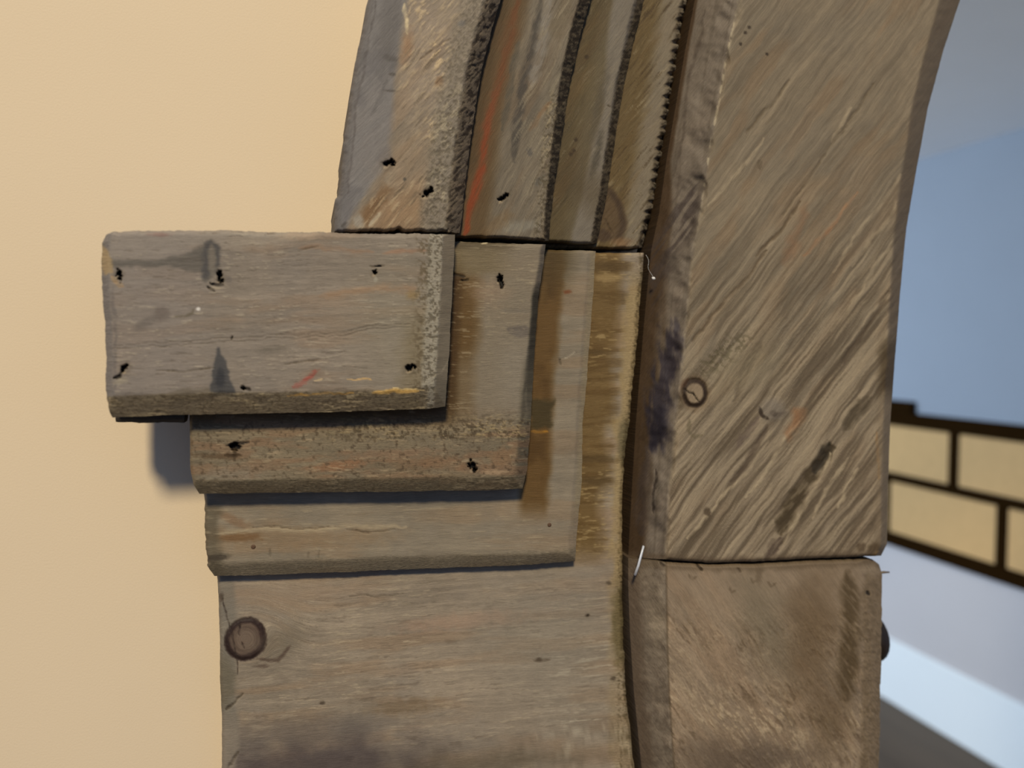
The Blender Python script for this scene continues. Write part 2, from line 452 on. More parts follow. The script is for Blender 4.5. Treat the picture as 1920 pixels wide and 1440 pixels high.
def hole(c, cx, cy, rx, ry, ang=0, depth=0.005, lip=True):
    m = blob(c, cx, cy, rx * 1.15, ry * 1.15, ang, 0.22, 1.0, 4.5)
    ring = blob(c, cx, cy + 3, rx * 1.7 + 3, ry * 1.6 + 3, ang, 0.5, 0.4, 6)
    if lip:
        mixc(c, ring, (92, 78, 60), 0.35)
        l = blob(c, cx - 2, cy + ry + 4, rx * 0.9, 2.5, ang, 0.6, 0.5, 5)
        mixc(c, l, (165, 140, 105), 0.7)
    mixc(c, m, (16, 12, 9), 1.0)
    c.h -= depth * m
def crack(c, pts, w=1.6, colr=(24, 18, 12), depth=0.002, k=0.9):
    m = stroke(c, pts, w, 0.6, 0.6, 7); mixc(c, m, colr, k); c.h -= depth * m
def weather(c, base, var=0.16, streak=0.12, relief=0.00022, sl=90, sw=4.0, warm=0.5):
    """grey weathered wood: broad blotches, streaks along the grain with relief, warm patches"""
    s = c.seed
    c.rgb[:] = np.array(base, float)
    b = fbm(c.x / 130, c.y / 130, s + 50, 4) - 0.5
    f = fbm(c.x / 14, c.y / 14, s + 55, 3) - 0.5
    st = fbm(c.al / sl, c.ac / sw, s + 60, 4) - 0.5
    st2 = fbm(c.al / (sl * 2.5), c.ac / (sw * 4), s + 61, 3) - 0.5
    mul(c, 1 + var * b * 2 + streak * st * 2 + streak * 0.8 * st2 * 2 + 0.08 * f)
    wm = sst(0.48, 0.68, fbm(c.al / 150, c.ac / 26, s + 65, 4)) * warm
    mixc(c, wm, np.array(base) * np.array([1.06, 0.93, 0.80]), 0.6)
    gm = sst(0.52, 0.70, fbm(c.x / 110, c.y / 80, s + 67, 4)) * warm
    mixc(c, gm, np.array(base) * np.array([0.93, 0.95, 0.99]), 0.6)
    c.h += relief * st * 2
    return st
def flecks(c, reg, colr, dens=0.66, sl=14, sw=2.6, k=0.8, h=0.0003, s=0):
    """short raised fibres along the grain"""
    f = fbm(c.al / sl, c.ac / sw, c.seed + 80 + s, 3)
    patch = 0.25 + 0.75 * sst(.40, .60, fbm(c.x / 70, c.y / 50, c.seed + 91 + s, 3))
    m = sst(dens - 0.04, dens + 0.07, f) * np.clip(reg, 0, 1) * patch
    mixc(c, m, colr, k); c.h += h * m
    return m
def pits(c, reg, colr, dens=0.62, sc=5.0, k=0.8, h=0.0004, s=0):
    f = fbm(c.x / sc, c.y / sc, c.seed + 120 + s, 3)
    m = sst(dens - 0.05, dens + 0.06, f) * np.clip(reg, 0, 1)
    mixc(c, m, colr, k); c.h -= h * m
    return m

# ------------------------------------------------------------------ pilaster plank (lowest layer)
def paint_A(c):
    weather(c, (139, 121, 98), 0.10, 0.10, 0.00010, 130, 4.5)
    low = sst(1040, 1120, c.y)
    flecks(c, low * 0.9, (172, 150, 118), 0.66, 34, 2.6, 0.55, 0.0002)
    flecks(c, low * 0.8, (96, 80, 62), 0.68, 40, 2.6, 0.5, -0.0002, 5)
    flecks(c, low * sst(980, 1080, c.x) * sst(1150, 1220, c.y), (186, 168, 138), 0.62, 44, 2.4, 0.6, 0.0003, 14)
    # brown upright strip beside the steps
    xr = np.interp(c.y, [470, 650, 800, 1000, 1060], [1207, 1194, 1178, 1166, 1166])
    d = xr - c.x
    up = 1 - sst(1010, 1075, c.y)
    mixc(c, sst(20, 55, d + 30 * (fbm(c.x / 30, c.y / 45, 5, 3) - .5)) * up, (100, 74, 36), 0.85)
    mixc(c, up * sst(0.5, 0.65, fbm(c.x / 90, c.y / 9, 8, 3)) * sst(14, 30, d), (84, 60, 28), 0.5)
    flecks(c, up * sst(10, 30, d), (168, 140, 92), 0.65, 18, 2.4, 0.6, 0.0003, 9)
    tan = (1 - sst(12, 30, d + 34 * (fbm(c.x / 20, c.y / 38, 15, 3) - .5)))
    mixc(c, tan * sst(480, 560, c.y) * (1 - .6 * sst(1060, 1120, c.y)), (150, 124, 80), 0.75)
    mixc(c, blob(c, 1162, 1170, 14, 75, 0, .5), (96, 80, 46), 0.8)
    mixc(c, blob(c, 1172, 830, 12, 45, 0, .5), (90, 78, 52), 0.7)
    for x_, y_, w_, h_ in ((1110, 862, 45, 8), (1115, 905, 30, 9), (1108, 660, 35, 5), (1140, 500, 40, 10)):
        mixc(c, blob(c, x_, y_, w_, h_, 0, .5), (78, 58, 30), 0.65)
    mixc(c, blob(c, 1140, 520, 22, 8, 0, .5), (150, 122, 78), 0.7)
    c.rough = 0.25 + 0.75 * (1 - sst(6, 18, d)) + 0.2 * tan
    pits(c, (1 - sst(4, 11, d)), (80, 64, 38), 0.58, 4, 0.55, 0.0005)
    # grey, dark and pinkish weathering of the wide face
    mixc(c, blob(c, 600, 1432, 190, 46, 4, .7, .5), (76, 64, 58), 0.85)
    mixc(c, blob(c, 560, 1375, 150, 26, 5, .8, .5), (98, 86, 74), 0.6)
    mixc(c, blob(c, 920, 1432, 160, 20, 5, .8, .6), (92, 78, 58), 0.6)
    mixc(c, blob(c, 870, 1165, 120, 14, 6, .7, .5), (160, 126, 98), 0.55)
    mixc(c, blob(c, 560, 1110, 130, 22, 3, .8, .5), (146, 122, 96), 0.6)
    mixc(c, blob(c, 1020, 1200, 100, 120, 0, .9, .5), (128, 116, 96), 0.45)
    mixc(c, blob(c, 760, 1325, 60, 14, 6, .7, .5), (112, 88, 60), 0.55)
    # strip along the left edge
    le = 1 - sst(22, 34, c.d['l'] + 14 * (fbm(c.x / 30, c.y / 40, 31, 3) - .5))
    mixc(c, le * low, (112, 102, 86), 0.65)
    mixc(c, le * sst(1330, 1380, c.y), (140, 122, 100), 0.6)
    mixc(c, blob(c, 420, 1280, 18, 45, 0, .6), (98, 86, 64), 0.6)
    crack(c, [(425, 1325), (438, 1312), (452, 1296)], 2.0, (60, 48, 34), 0.0015, 0.7)
    crack(c, [(428, 1440), (436, 1425), (447, 1412)], 2.5, (66, 54, 40), 0.0015, 0.6)
    # the round knot with its dark ring and radial cracks
    kx, ky = 461, 1199
    dx, dy = (c.x - kx) / 42, (c.y - ky) / 38
    a = np.arctan2(dy, dx)
    r = np.hypot(dx, dy) * (1 + 0.06 * np.sin(a * 2 + 1) + 0.10 * (fbm(a * 1.3, a * 0, 3, 2) - .5)) + 0.10 * (fbm(c.x / 5, c.y / 5, 44, 3) - .5)
    ins = 1 - sst(0.92, 1.0, r)
    mixc(c, ins, (96, 77, 61), 0.95)
    mixc(c, ins * (0.5 + 0.5 * np.sin(r * 24 + 1)), (84, 66, 52), 0.45)
    mixc(c, ins * (1 - sst(0.3, 0.6, r)), (118, 98, 78), 0.6)
    ring = sst(0.68, 0.84, r) * (1 - sst(0.95, 1.08, r))
    mixc(c, ring, (44, 30, 24), 0.95)
    mixc(c, sst(0.6, 0.75, r) * (1 - sst(0.95, 1.05, r)) * sst(-0.2, 0.9, np.cos(a - 0.4)), (48, 32, 26), 0.8)
    c.h -= 0.0012 * sst(0.86, 0.94, r) * (1 - sst(0.97, 1.06, r))
    c.h += 0.0004 * ins
    crack(c, [(418, 1115), (425, 1140), (430, 1165), (436, 1200), (441, 1230), (442, 1262)], 1.3, (52, 40, 32), 0.001, 0.8)
    crack(c, [(452, 1168), (451, 1182), (452, 1196)], 1.3, (46, 34, 28), 0.001, 0.9)
    crack(c, [(455, 1206), (460, 1216)], 1.2, (52, 38, 30), 0.001, 0.8)
    mixc(c, blob(c, 530, 1205, 42, 24, 25, .8, .5), (108, 94, 74), 0.6)
    mixc(c, stroke(c, [(480, 1232), (505, 1238), (520, 1240), (532, 1230), (545, 1215)], 3.2), (78, 60, 46), 0.75)
    mixc(c, blob(c, 490, 1248, 14, 3, 0, .6), (84, 66, 52), 0.7)
    mixc(c, blob(c, 416, 1118, 4, 9, 0, .5), (76, 62, 48), 0.8)
    for x_, y_ in ((604, 1318), (1103, 1155), (1142, 1094), (1150, 1272), (1147, 1355), (1010, 1236)):
        mixc(c, blob(c, x_, y_, 5, 3.5, 0, .5), (74, 60, 44), 0.8)
    crack(c, [(1105, 1154), (1103, 1158)], 1.6)
    crack(c, [(660, 1118), (700, 1120), (760, 1115)], 1.1, (86, 72, 54), 0.0006, 0.6)
    crack(c, [(1000, 1236), (1030, 1235)], 1.8, (88, 72, 54), 0.0006, 0.7)
A_R = [(1207, 474), (1205, 510), (1200, 560), (1196, 620), (1190, 680), (1182, 750), (1178, 800), (1172, 850), (1168, 920),
       (1166, 1000), (1166, 1050), (1166, 1100), (1168, 1200), (1174, 1300), (1185, 1400), (1190, 1440), (1206, 1650)]
FA, FB = foot(420, 1650, 0.022), foot(1206, 1650, 0.022)
o = board('pilaster_board', None, [(404, 474), (800, 474), (1207, 474)], [FA, FB],
          [(404, 474), (406, 1060), (410, 1120), (412, 1200), (413, 1280), (416, 1350), (416, 1440), (420, 1650), FA], A_R + [FB],
          0.022, paint_A, dict(l=(7, 0.003, 2), r=(6, 0.0025, 1.6), t=(4, 0.002, 1)), 0.0, 2.2, 4.0, 11, (.5, 1.5, .6, 1),
          knots=[(461, 1199, 40)], warp=0.3)
tag(o, 'wide grey brown plank with a dark round knot, below the stepped block', 'plank')

# ------------------------------------------------------------------ stepped impost: three boards on top of the plank
imp = empty('stepped_impost', at_t([700], [1075], 0.03)[0])
tag(imp, 'stack of three weathered boards stepping outward across the pilaster', 'molding')

def paint_B(c):
    weather(c, (130, 114, 91), 0.09, 0.08, 0.00012, 150, 5)
    up = 1 - sst(935, 985, c.y)
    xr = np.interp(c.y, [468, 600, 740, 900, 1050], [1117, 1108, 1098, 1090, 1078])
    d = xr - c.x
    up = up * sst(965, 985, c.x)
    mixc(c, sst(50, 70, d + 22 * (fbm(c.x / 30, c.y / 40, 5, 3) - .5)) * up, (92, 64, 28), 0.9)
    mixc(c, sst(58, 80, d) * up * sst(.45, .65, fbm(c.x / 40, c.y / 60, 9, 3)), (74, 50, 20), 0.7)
    mixc(c, (1 - sst(0, 120, c.y - 470)) * sst(20, 60, d), (76, 60, 34), 0.7)
    mixc(c, polym(c, [(990, 752), (1040, 750), (1032, 800), (995, 805)], 5, 8), (62, 50, 26), 0.85)
    mixc(c, stroke(c, [(994, 809), (1030, 808)], 2.6, .6, .4), (166, 112, 34), 0.85)
    mixc(c, (1 - sst(4, 14, d)) * up, (146, 126, 92), 0.6)
    mixc(c, stroke(c, [(1057, 669), (1070, 665), (1080, 659)], 1.2, .5, .4), (170, 152, 124), 0.8)
    mixc(c, blob(c, 1064, 546, 7, 4, 0, .5), (110, 60, 30), 0.8)
    crack(c, [(1049, 670), (1050, 682)], 2, (50, 38, 22), 0.001, 0.7)
    low = sst(925, 960, c.y)
    mixc(c, low * blob(c, 520, 1008, 190, 20, 1, .7, .5), (134, 106, 74), 0.6)
    mixc(c, low * blob(c, 450, 1008, 42, 8, 0, .5), (112, 80, 48), 0.8)
    mixc(c, blob(c, 436, 975, 32, 9, -25, .6), (124, 94, 66), 0.7)
    mixc(c, stroke(c, [(400, 1000), (480, 996), (560, 992), (680, 986), (760, 984)], 4.5, .8, .5, 16), (164, 142, 108), 0.7)
    crack(c, [(470, 991), (540, 990), (640, 985)], 1.0, (84, 66, 46), 0.0008, 0.7)
    crack(c, [(650, 994), (690, 995), (740, 989)], 1.3, (70, 54, 36), 0.001, 0.7)
    le = 1 - sst(18, 40, c.d['l'] + 24 * (fbm(c.x / 30, c.y / 16, 35, 3) - .5))
    mixc(c, le * low, (86, 74, 54), 0.7)
    mixc(c, blob(c, 404, 1046, 26, 6, 10, .6), (58, 48, 36), 0.8)
    bt = 1 - sst(18, 30, c.d['b'] + 8 * (fbm(c.x / 40, c.y / 12, 37, 3) - .5))
    mixc(c, bt * low, (104, 90, 68), 0.55)
    for x_ in (508, 580, 600):
        crack(c, [(x_, 1030), (x_ + 1, 1044)], 1.6, (92, 78, 58), 0.0005, 0.5)
    flecks(c, low, (160, 140, 108), 0.70, 40, 2.6, 0.5, 0.0002)
    c.rough = 0.15 + 0.75 * bt * low + 0.4 * (1 - sst(5, 14, d))
o = board('step_board', imp, [(382, 467), (820, 467), (1023, 468), (1117, 471)],
          [(402, 1080), (500, 1078), (600, 1074), (800, 1066), (1000, 1058), (1078, 1052)],
          [(382, 467), (382, 925), (384, 960), (386, 1000), (386, 1030), (388, 1060), (402, 1080)],
          [(1117, 471), (1114, 520), (1108, 600), (1105, 650), (1098, 740), (1092, 800), (1090, 900), (1085, 960), (1081, 1010), (1078, 1052)],
          0.0335, paint_B, dict(b=([(400, 26), (800, 26), (1080, 17)], 0.0048, 1.3), r=(15, 0.003, 1.2), l=(6, .003, 2), t=(4, .002, 1)),
          0.0215, 2.2, 1.0, 23, (2.0, .7, .8, .7), warp=.4)
o['label'] = 'lowest step board with a pale streak and rough left end'

def paint_C(c):
    weather(c, (114, 98, 74), 0.10, 0.10, 0.00016, 120, 4.5)
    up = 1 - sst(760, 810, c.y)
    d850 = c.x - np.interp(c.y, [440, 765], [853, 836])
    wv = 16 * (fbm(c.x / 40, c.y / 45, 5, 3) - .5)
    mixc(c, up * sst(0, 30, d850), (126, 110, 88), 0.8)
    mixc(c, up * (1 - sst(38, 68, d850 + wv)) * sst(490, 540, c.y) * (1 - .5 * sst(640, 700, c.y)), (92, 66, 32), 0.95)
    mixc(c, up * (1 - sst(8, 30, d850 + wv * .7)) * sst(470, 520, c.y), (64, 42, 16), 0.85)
    mixc(c, (1 - sst(505, 520, c.y + .02 * (c.x - 900))) * (1 - sst(60, 130, d850)), (110, 92, 62), 0.7)
    mixc(c, (1 - sst(455, 478, c.y)) * (1 - sst(90, 130, d850)), (78, 64, 44), 0.7)
    mixc(c, blob(c, 915, 545, 32, 22, 0, .7, .5), (140, 114, 88), 0.6)
    mixc(c, polym(c, [(948, 612), (985, 611), (1000, 614), (992, 628), (975, 633), (955, 624)], 3, 4), (94, 82, 70), 0.75)
    mixc(c, blob(c, 970, 583, 28, 5, 0, .7), (106, 94, 78), 0.5)
    flecks(c, up, (158, 138, 106), 0.68, 26, 2.4, 0.5, 0.0002)
    mixc(c, up * blob(c, 975, 700, 40, 60, 0, .8, .4), (132, 118, 98), 0.5)
    # dark line along the right edge, chamfer shade painted in lower down
    d = c.d['r']
    mixc(c, (1 - sst(8, 16, d)) * sst(520, 560, c.y) * (1 - sst(690, 760, c.y)), (52, 46, 34), 0.8)
    mixc(c, (1 - sst(14, 26, d + 5 * (fbm(c.x / 9, c.y / 30, 4, 2) - .5))) * sst(640, 720, c.y), (84, 74, 56), 0.75)
    mixc(c, stroke(c, [(991, 730), (990, 770), (984, 815)], 2.2, .6, .4), (118, 104, 80), 0.6)
    # lower face
    low = 1 - up
    mixc(c, low * sst(.5, .66, fbm(c.x / 90, c.y / 16, 71, 4)), (126, 94, 66), 0.6)
    mixc(c, low * blob(c, 640, 872, 46, 9, 5, .5, .5), (134, 92, 60), 0.7)
    mixc(c, low * blob(c, 740, 850, 80, 8, 2, .6, .5), (130, 98, 70), 0.6)
    mixc(c, low * blob(c, 830, 868, 70, 12, 0, .6, .5), (124, 88, 58), 0.5)
    mixc(c, low * blob(c, 942, 855, 30, 14, 15, .6, .5), (130, 94, 62), 0.6)
    mixc(c, low * blob(c, 925, 884, 22, 5, 0, .4, .3), (160, 130, 96), 0.7)
    mixc(c, blob(c, 430, 895, 60, 16, 3, .7, .5), (128, 114, 92), 0.6)
    mixc(c, blob(c, 410, 857, 48, 5, -4, .6, .5), (80, 60, 38), 0.7)
    mixc(c, low * (1 - sst(803, 822, c.y)) * sst(795, 803, c.y), (140, 118, 84), 0.35)
    flecks(c, low * (1 - sst(815, 840, c.y)) * sst(560, 700, c.x), (158, 132, 88), 0.60, 10, 2.4, 0.7, 0.0004, 3)
    pits(c, low * (1 - sst(815, 835, c.y)) * sst(560, 700, c.x), (66, 52, 34), 0.6, 5, 0.7, 0.0005)
    flecks(c, low, (156, 132, 98), 0.69, 22, 3, 0.6, 0.0003, 8)
    pits(c, low, (74, 58, 40), 0.69, 6, 0.6, 0.0004, 4)
    bt = 1 - sst(22, 30, c.d['b'] + 4 * (fbm(c.x / 30, c.y / 9, 37, 3) - .5))
    mixc(c, bt, (98, 84, 62), 0.7)
    flecks(c, bt * low, (150, 130, 98), 0.60, 12, 3, 0.6, 0.0005, 2)
    c.rough = 0.25 + 0.35 * low + 0.4 * bt
    # nail wounds
    hole(c, 938, 519, 4, 6, 0); hole(c, 941, 530, 3, 8, 0, .004, False)
    crack(c, [(848, 514), (862, 515), (874, 517)], 2.2); crack(c, [(866, 524), (880, 524)], 2, (50, 38, 22))
    hole(c, 442, 838, 7, 6, 0); crack(c, [(425, 837), (445, 835), (468, 834)], 2.0)
    m = stroke(c, [(442, 842), (441, 860)], 5); mixc(c, m, (40, 26, 10), .8)
    crack(c, [(425, 856), (455, 857)], 3, (50, 34, 16), 0.001, .6)
    hole(c, 887, 872, 6, 7, 10); hole(c, 889, 882, 3, 5, 0, .004, False)
    mixc(c, stroke(c, [(868, 866), (888, 862), (902, 865)], 3, .6, .5, 5), (150, 130, 100), .7)
    mixc(c, stroke(c, [(905, 453), (914, 453)], 1.3, .5, .2), (226, 200, 150), .8)
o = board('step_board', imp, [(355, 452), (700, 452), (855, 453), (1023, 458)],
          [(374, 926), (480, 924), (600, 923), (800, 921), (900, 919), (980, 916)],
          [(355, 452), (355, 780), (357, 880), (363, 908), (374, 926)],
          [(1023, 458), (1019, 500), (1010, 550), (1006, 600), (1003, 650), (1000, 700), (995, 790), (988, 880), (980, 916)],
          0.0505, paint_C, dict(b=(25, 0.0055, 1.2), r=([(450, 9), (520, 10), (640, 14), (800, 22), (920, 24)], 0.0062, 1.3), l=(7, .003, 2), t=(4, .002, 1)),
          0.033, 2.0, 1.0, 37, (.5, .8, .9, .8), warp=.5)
o['label'] = 'middle step board with reddish patches and two nail wounds'

def paint_D(c):
    weather(c, (131, 115, 96), 0.09, 0.09, 0.00016, 90, 4.0)
    # paler scraped band along the top left, greyer left third
    mixc(c, polym(c, [(185, 425), (640, 428), (560, 448), (470, 466), (420, 470), (400, 452), (372, 455), (330, 478), (210, 487), (186, 480)], 8, 6), (147, 131, 110), 0.75)
    mixc(c, 1 - sst(300, 460, c.x + 60 * (fbm(c.x / 60, c.y / 40, 3, 3) - .5)), (126, 113, 101), 0.5)
    mixc(c, sst(560, 760, c.x) * blob(c, 740, 620, 140, 120, 0, .9, .4), (134, 120, 94), 0.5)
    mixc(c, blob(c, 300, 440, 20, 4, 0, .6), (126, 92, 78), 0.6)
    mixc(c, blob(c, 565, 444, 40, 7, 0, .6, .5), (160, 134, 106), 0.7)
    flecks(c, np.ones_like(c.x), (164, 147, 120), 0.70, 26, 2.2, 0.55, 0.0003)
    flecks(c, np.ones_like(c.x) * .8, (98, 84, 68), 0.71, 26, 2.4, 0.6, -0.0003, 6)
    # orange-pink streaks
    mixc(c, stroke(c, [(560, 465), (640, 468), (700, 470)], 4, .9, .5, 14), (142, 106, 76), 0.55)
    mixc(c, stroke(c, [(715, 473), (800, 471)], 3.5, .9, .5, 14), (146, 104, 74), 0.6)
    mixc(c, stroke(c, [(600, 551), (680, 546), (780, 541)], 7, .9, .6, 14), (146, 112, 80), 0.6)
    mixc(c, blob(c, 775, 553, 12, 8, 0, .7), (140, 108, 60), 0.6)
    for y0 in (0, 6):
        crack(c, [(200, 646 + y0), (300, 641 + y0), (480, 632 + y0), (660, 618 + y0), (790, 606 + y0)], 0.9, (96, 82, 66), 0.0006, 0.55)
    for pts in ([(290, 697), (340, 698), (400, 693)], [(530, 682), (600, 675)], [(560, 470), (600, 467)], [(690, 497), (720, 497)]):
        crack(c, pts, 1.2, (78, 64, 46), 0.0007, 0.6)
    # grey-black water stains
    mixc(c, polym(c, [(205, 488), (300, 486), (340, 478), (372, 464), (384, 455), (395, 450), (408, 458), (413, 470), (412, 488), (408, 510), (396, 524),
                      (380, 528), (378, 512), (340, 506), (312, 500), (240, 500), (205, 500)], 4, 5, 16), (86, 78, 67), 0.72)
    mixc(c, polym(c, [(384, 458), (395, 450), (408, 458), (414, 474), (410, 498), (404, 498), (406, 470), (398, 458), (388, 470), (392, 520), (380, 526), (380, 480)], 4, 5, 8), (62, 58, 56), 0.6)
    mixc(c, blob(c, 397, 487, 6, 26, 0, .5, .3), (122, 108, 90), 0.6)
    mixc(c, polym(c, [(408, 652), (413, 652), (414, 664), (424, 676), (427, 695), (432, 712), (440, 730), (444, 744), (398, 744), (392, 728), (398, 712), (398, 692), (404, 674)], 3, 3, 8, 3), (66, 62, 58), 0.88)
    mixc(c, blob(c, 412, 712, 9, 18, 0, .5), (46, 44, 44), 0.8)
    mixc(c, polym(c, [(300, 742), (340, 730), (390, 726), (400, 740), (380, 750), (300, 752)], 5, 5), (96, 82, 62), 0.6)
    mixc(c, blob(c, 302, 590, 14, 12, 20, .6), (100, 86, 74), 0.7)
    mixc(c, blob(c, 275, 606, 22, 8, 30, .7), (104, 92, 80), 0.7)
    mixc(c, stroke(c, [(328, 594), (345, 595), (360, 588), (362, 580)], 2.2), (88, 76, 56), 0.6)
    mixc(c, blob(c, 427, 525, 7, 7, 0, .6), (104, 92, 80), 0.6)
    mixc(c, blob(c, 505, 655, 26, 6, 8, .7, .5), (106, 94, 78), 0.6)
    mixc(c, blob(c, 372, 580, 4, 3, 0, .4), (222, 208, 188), 0.9)
    # left end: grey end-grain edge with a raw broken corner
    le = 1 - sst(10, 17, c.d['l'] + 4 * (fbm(c.x / 9, c.y / 18, 4, 3) - .5))
    mixc(c, le, (110, 101, 92), 0.7)
    mixc(c, stroke(c, [(211, 540), (213, 600), (214, 650), (216, 740)], 3, .7, .5), (96, 86, 78), 0.55)
    mixc(c, polym(c, [(190, 458), (202, 470), (211, 490), (212, 512), (196, 515), (188, 500)], 3, 3, 6), (156, 128, 88), 0.85)
    mixc(c, stroke(c, [(206, 520), (216, 530), (230, 538)], 4, .6, .5, 5), (164, 130, 88), 0.8)
    # right band: fuzzy pale paint with dark pits, then the smooth chamfer
    xr = np.interp(c.y, [440, 600, 690, 766], [853, 845, 840, 835])
    d = xr - c.x
    wv = 5 * (fbm(c.x / 14, c.y / 14, 8, 3) - .5)
    bandm = sst(18, 24, d) * (1 - sst(44, 54, d + wv * 2))
    mixc(c, sst(34, 48, d) * (1 - sst(66, 110, d + wv * 4)) * sst(540, 640, c.y), (112, 94, 62), 0.5)
    mixc(c, bandm, (146, 133, 110), 0.85)
    pits(c, bandm, (80, 68, 50), 0.56, 4, 0.65, 0.0005)
    pits(c, sst(44, 52, d) * (1 - sst(54, 78, d + wv * 3)), (92, 76, 52), 0.54, 5, 0.7, 0.0004, 3)
    chm = 1 - sst(18, 24, d)
    mixc(c, chm, (122, 106, 82), 0.8)
    mixc(c, chm * sst(690, 740, c.y), (96, 84, 66), 0.7)
    mixc(c, stroke(c, [(806, 706), (826, 694), (842, 672)], 1.4, .5, .3), (160, 142, 112), 0.7)
    # lower chamfer: rough, ochre lines above it
    bt = 1 - sst(36, 42, c.d['b'] + 5 * (fbm(c.x / 40, c.y / 9, 6, 3) - .5))
    bt = bt * sst(30, 40, d)
    mixc(c, bt, (106, 90, 66), 0.8)
    flecks(c, bt, (160, 138, 100), 0.53, 24, 2.6, 0.7, 0.0006, 12)
    pits(c, bt, (70, 56, 38), 0.62, 5, 0.35, 0.0003, 12)
    mixc(c, stroke(c, [(540, 740), (600, 739), (665, 738)], 1.6, .6, .5), (188, 140, 70), 0.8)
    mixc(c, stroke(c, [(700, 737), (740, 735), (780, 733)], 3.2, .5, .35), (206, 158, 84), 0.92)
    mixc(c, stroke(c, [(735, 731), (792, 730)], 1.2, .5, .3), (232, 196, 130), 0.85)
    mixc(c, stroke(c, [(655, 714), (700, 713)], 1.2, .5, .3), (206, 160, 96), 0.8)
    mixc(c, stroke(c, [(588, 715), (606, 714)], 1.2, .5, .3), (206, 172, 122), 0.8)
    # red crayon mark
    mixc(c, stroke(c, [(547, 724), (562, 720), (578, 710), (592, 697)], 4.6, .6, .6, 5), (150, 66, 52), 0.8)
    mixc(c, stroke(c, [(578, 710), (600, 694)], 1.8, .6, .6, 5), (134, 74, 58), 0.6)
    c.rough = 0.16 + 0.65 * bandm + 0.65 * bt + 0.5 * le
    # nail holes
    hole(c, 411, 518, 4.5, 7, 0); hole(c, 414, 527, 4, 4, 0, .004, False); crack(c, [(392, 533), (404, 537), (418, 536)], 1.8)
    crack(c, [(388, 540), (402, 548)], 1.6); mixc(c, blob(c, 402, 541, 12, 3, 0, .5), (164, 144, 114), .6)
    hole(c, 222, 513, 4.5, 5, 20); hole(c, 226, 522, 3, 6, 0, .004, False)
    hole(c, 234, 688, 4.5, 7, -20); crack(c, [(212, 707), (224, 706), (232, 696)], 2.6); mixc(c, blob(c, 226, 714, 14, 5, 10, .6), (156, 140, 112), .6)
    crack(c, [(448, 729), (455, 727), (470, 729)], 2.6); hole(c, 455, 728, 4, 2.6, 0, .003, False)
    hole(c, 768, 690, 6, 4.5, 10); hole(c, 701, 509, 3, 3.6, 0)
    mixc(c, blob(c, 703, 525, 3, 6, 0, .5), (158, 146, 122), .7)
    crack(c, [(438, 631), (436, 638)], 1.6); crack(c, [(700, 497), (712, 497)], 1.0)
o = board('block', imp, [(199, 440), (212, 434), (300, 434), (400, 433), (625, 437), (853, 440)],
          [(211, 783), (300, 779), (500, 775), (700, 770), (800, 767), (835, 762)],
          [(199, 440), (191, 455), (189, 490), (191, 520), (194, 580), (198, 650), (199, 720), (203, 765), (211, 783)],
          [(853, 440), (851, 480), (849, 520), (845, 600), (842, 660), (840, 690), (837, 740), (835, 762)],
          0.069, paint_D, dict(b=(42, 0.0065, 1.25), r=(23, 0.006, 1.0), l=(15, 0.004, 1.6), t=(7, 0.0025, 1.5)), 0.050, 1.9, 1.0, 51, (1.3, .7, 1.5, .7), warp=.5)
o['label'] = 'thick grey block with nail holes, dark stains and a red mark'
def paint_back(c):
    weather(c, (60, 52, 42), 0.1, 0.1, 0.0002, 60, 4)  # dark base colour holds the shade under the block
    c.rough[:] = 0.6
o = board('backing_strip', imp, [(214, 520), (345, 520)], [(217, 791), (345, 793)], [(214, 520), (215, 700), (217, 791)], [(345, 520), (345, 793)],
          0.0495, paint_back, dict(b=(8, .002, 1)), 0.036, 5.0, 0, 57, (1, 1, 1, 1.4))

# ------------------------------------------------------------------ arched casing strips above the impost
cas = empty('arch_casing', at_t([860], [450], 0.03)[0])
tag(cas, 'four stepped wooden strips curving upward along the arch above the impost', 'molding')
def ext(pl): return extrap(pl, Y_TOP)
def ends(l, r): return [l[0], r[0]]

B2_R = [(1207, 0), (1190, 70), (1172, 140), (1161, 210), (1151, 270), (1143, 320), (1135, 370), (1126, 420), (1119, 457)]
C2_R = [(1108, 0), (1090, 60), (1076, 120), (1065, 180), (1056, 240), (1047, 300), (1040, 350), (1034, 400), (1029, 452)]
D2_R = [(938, 0), (920, 60), (905, 120), (889, 220), (880, 280), (872, 340), (866, 400), (862, 437)]
D2_L = [(690, 0), (680, 50), (670, 100), (661, 150), (653, 200), (649, 240), (644, 280), (640, 330), (636, 366), (630, 374), (628, 400), (627, 433)]
def shift(pl, dx): return [(x + dx, y) for x, y in pl]

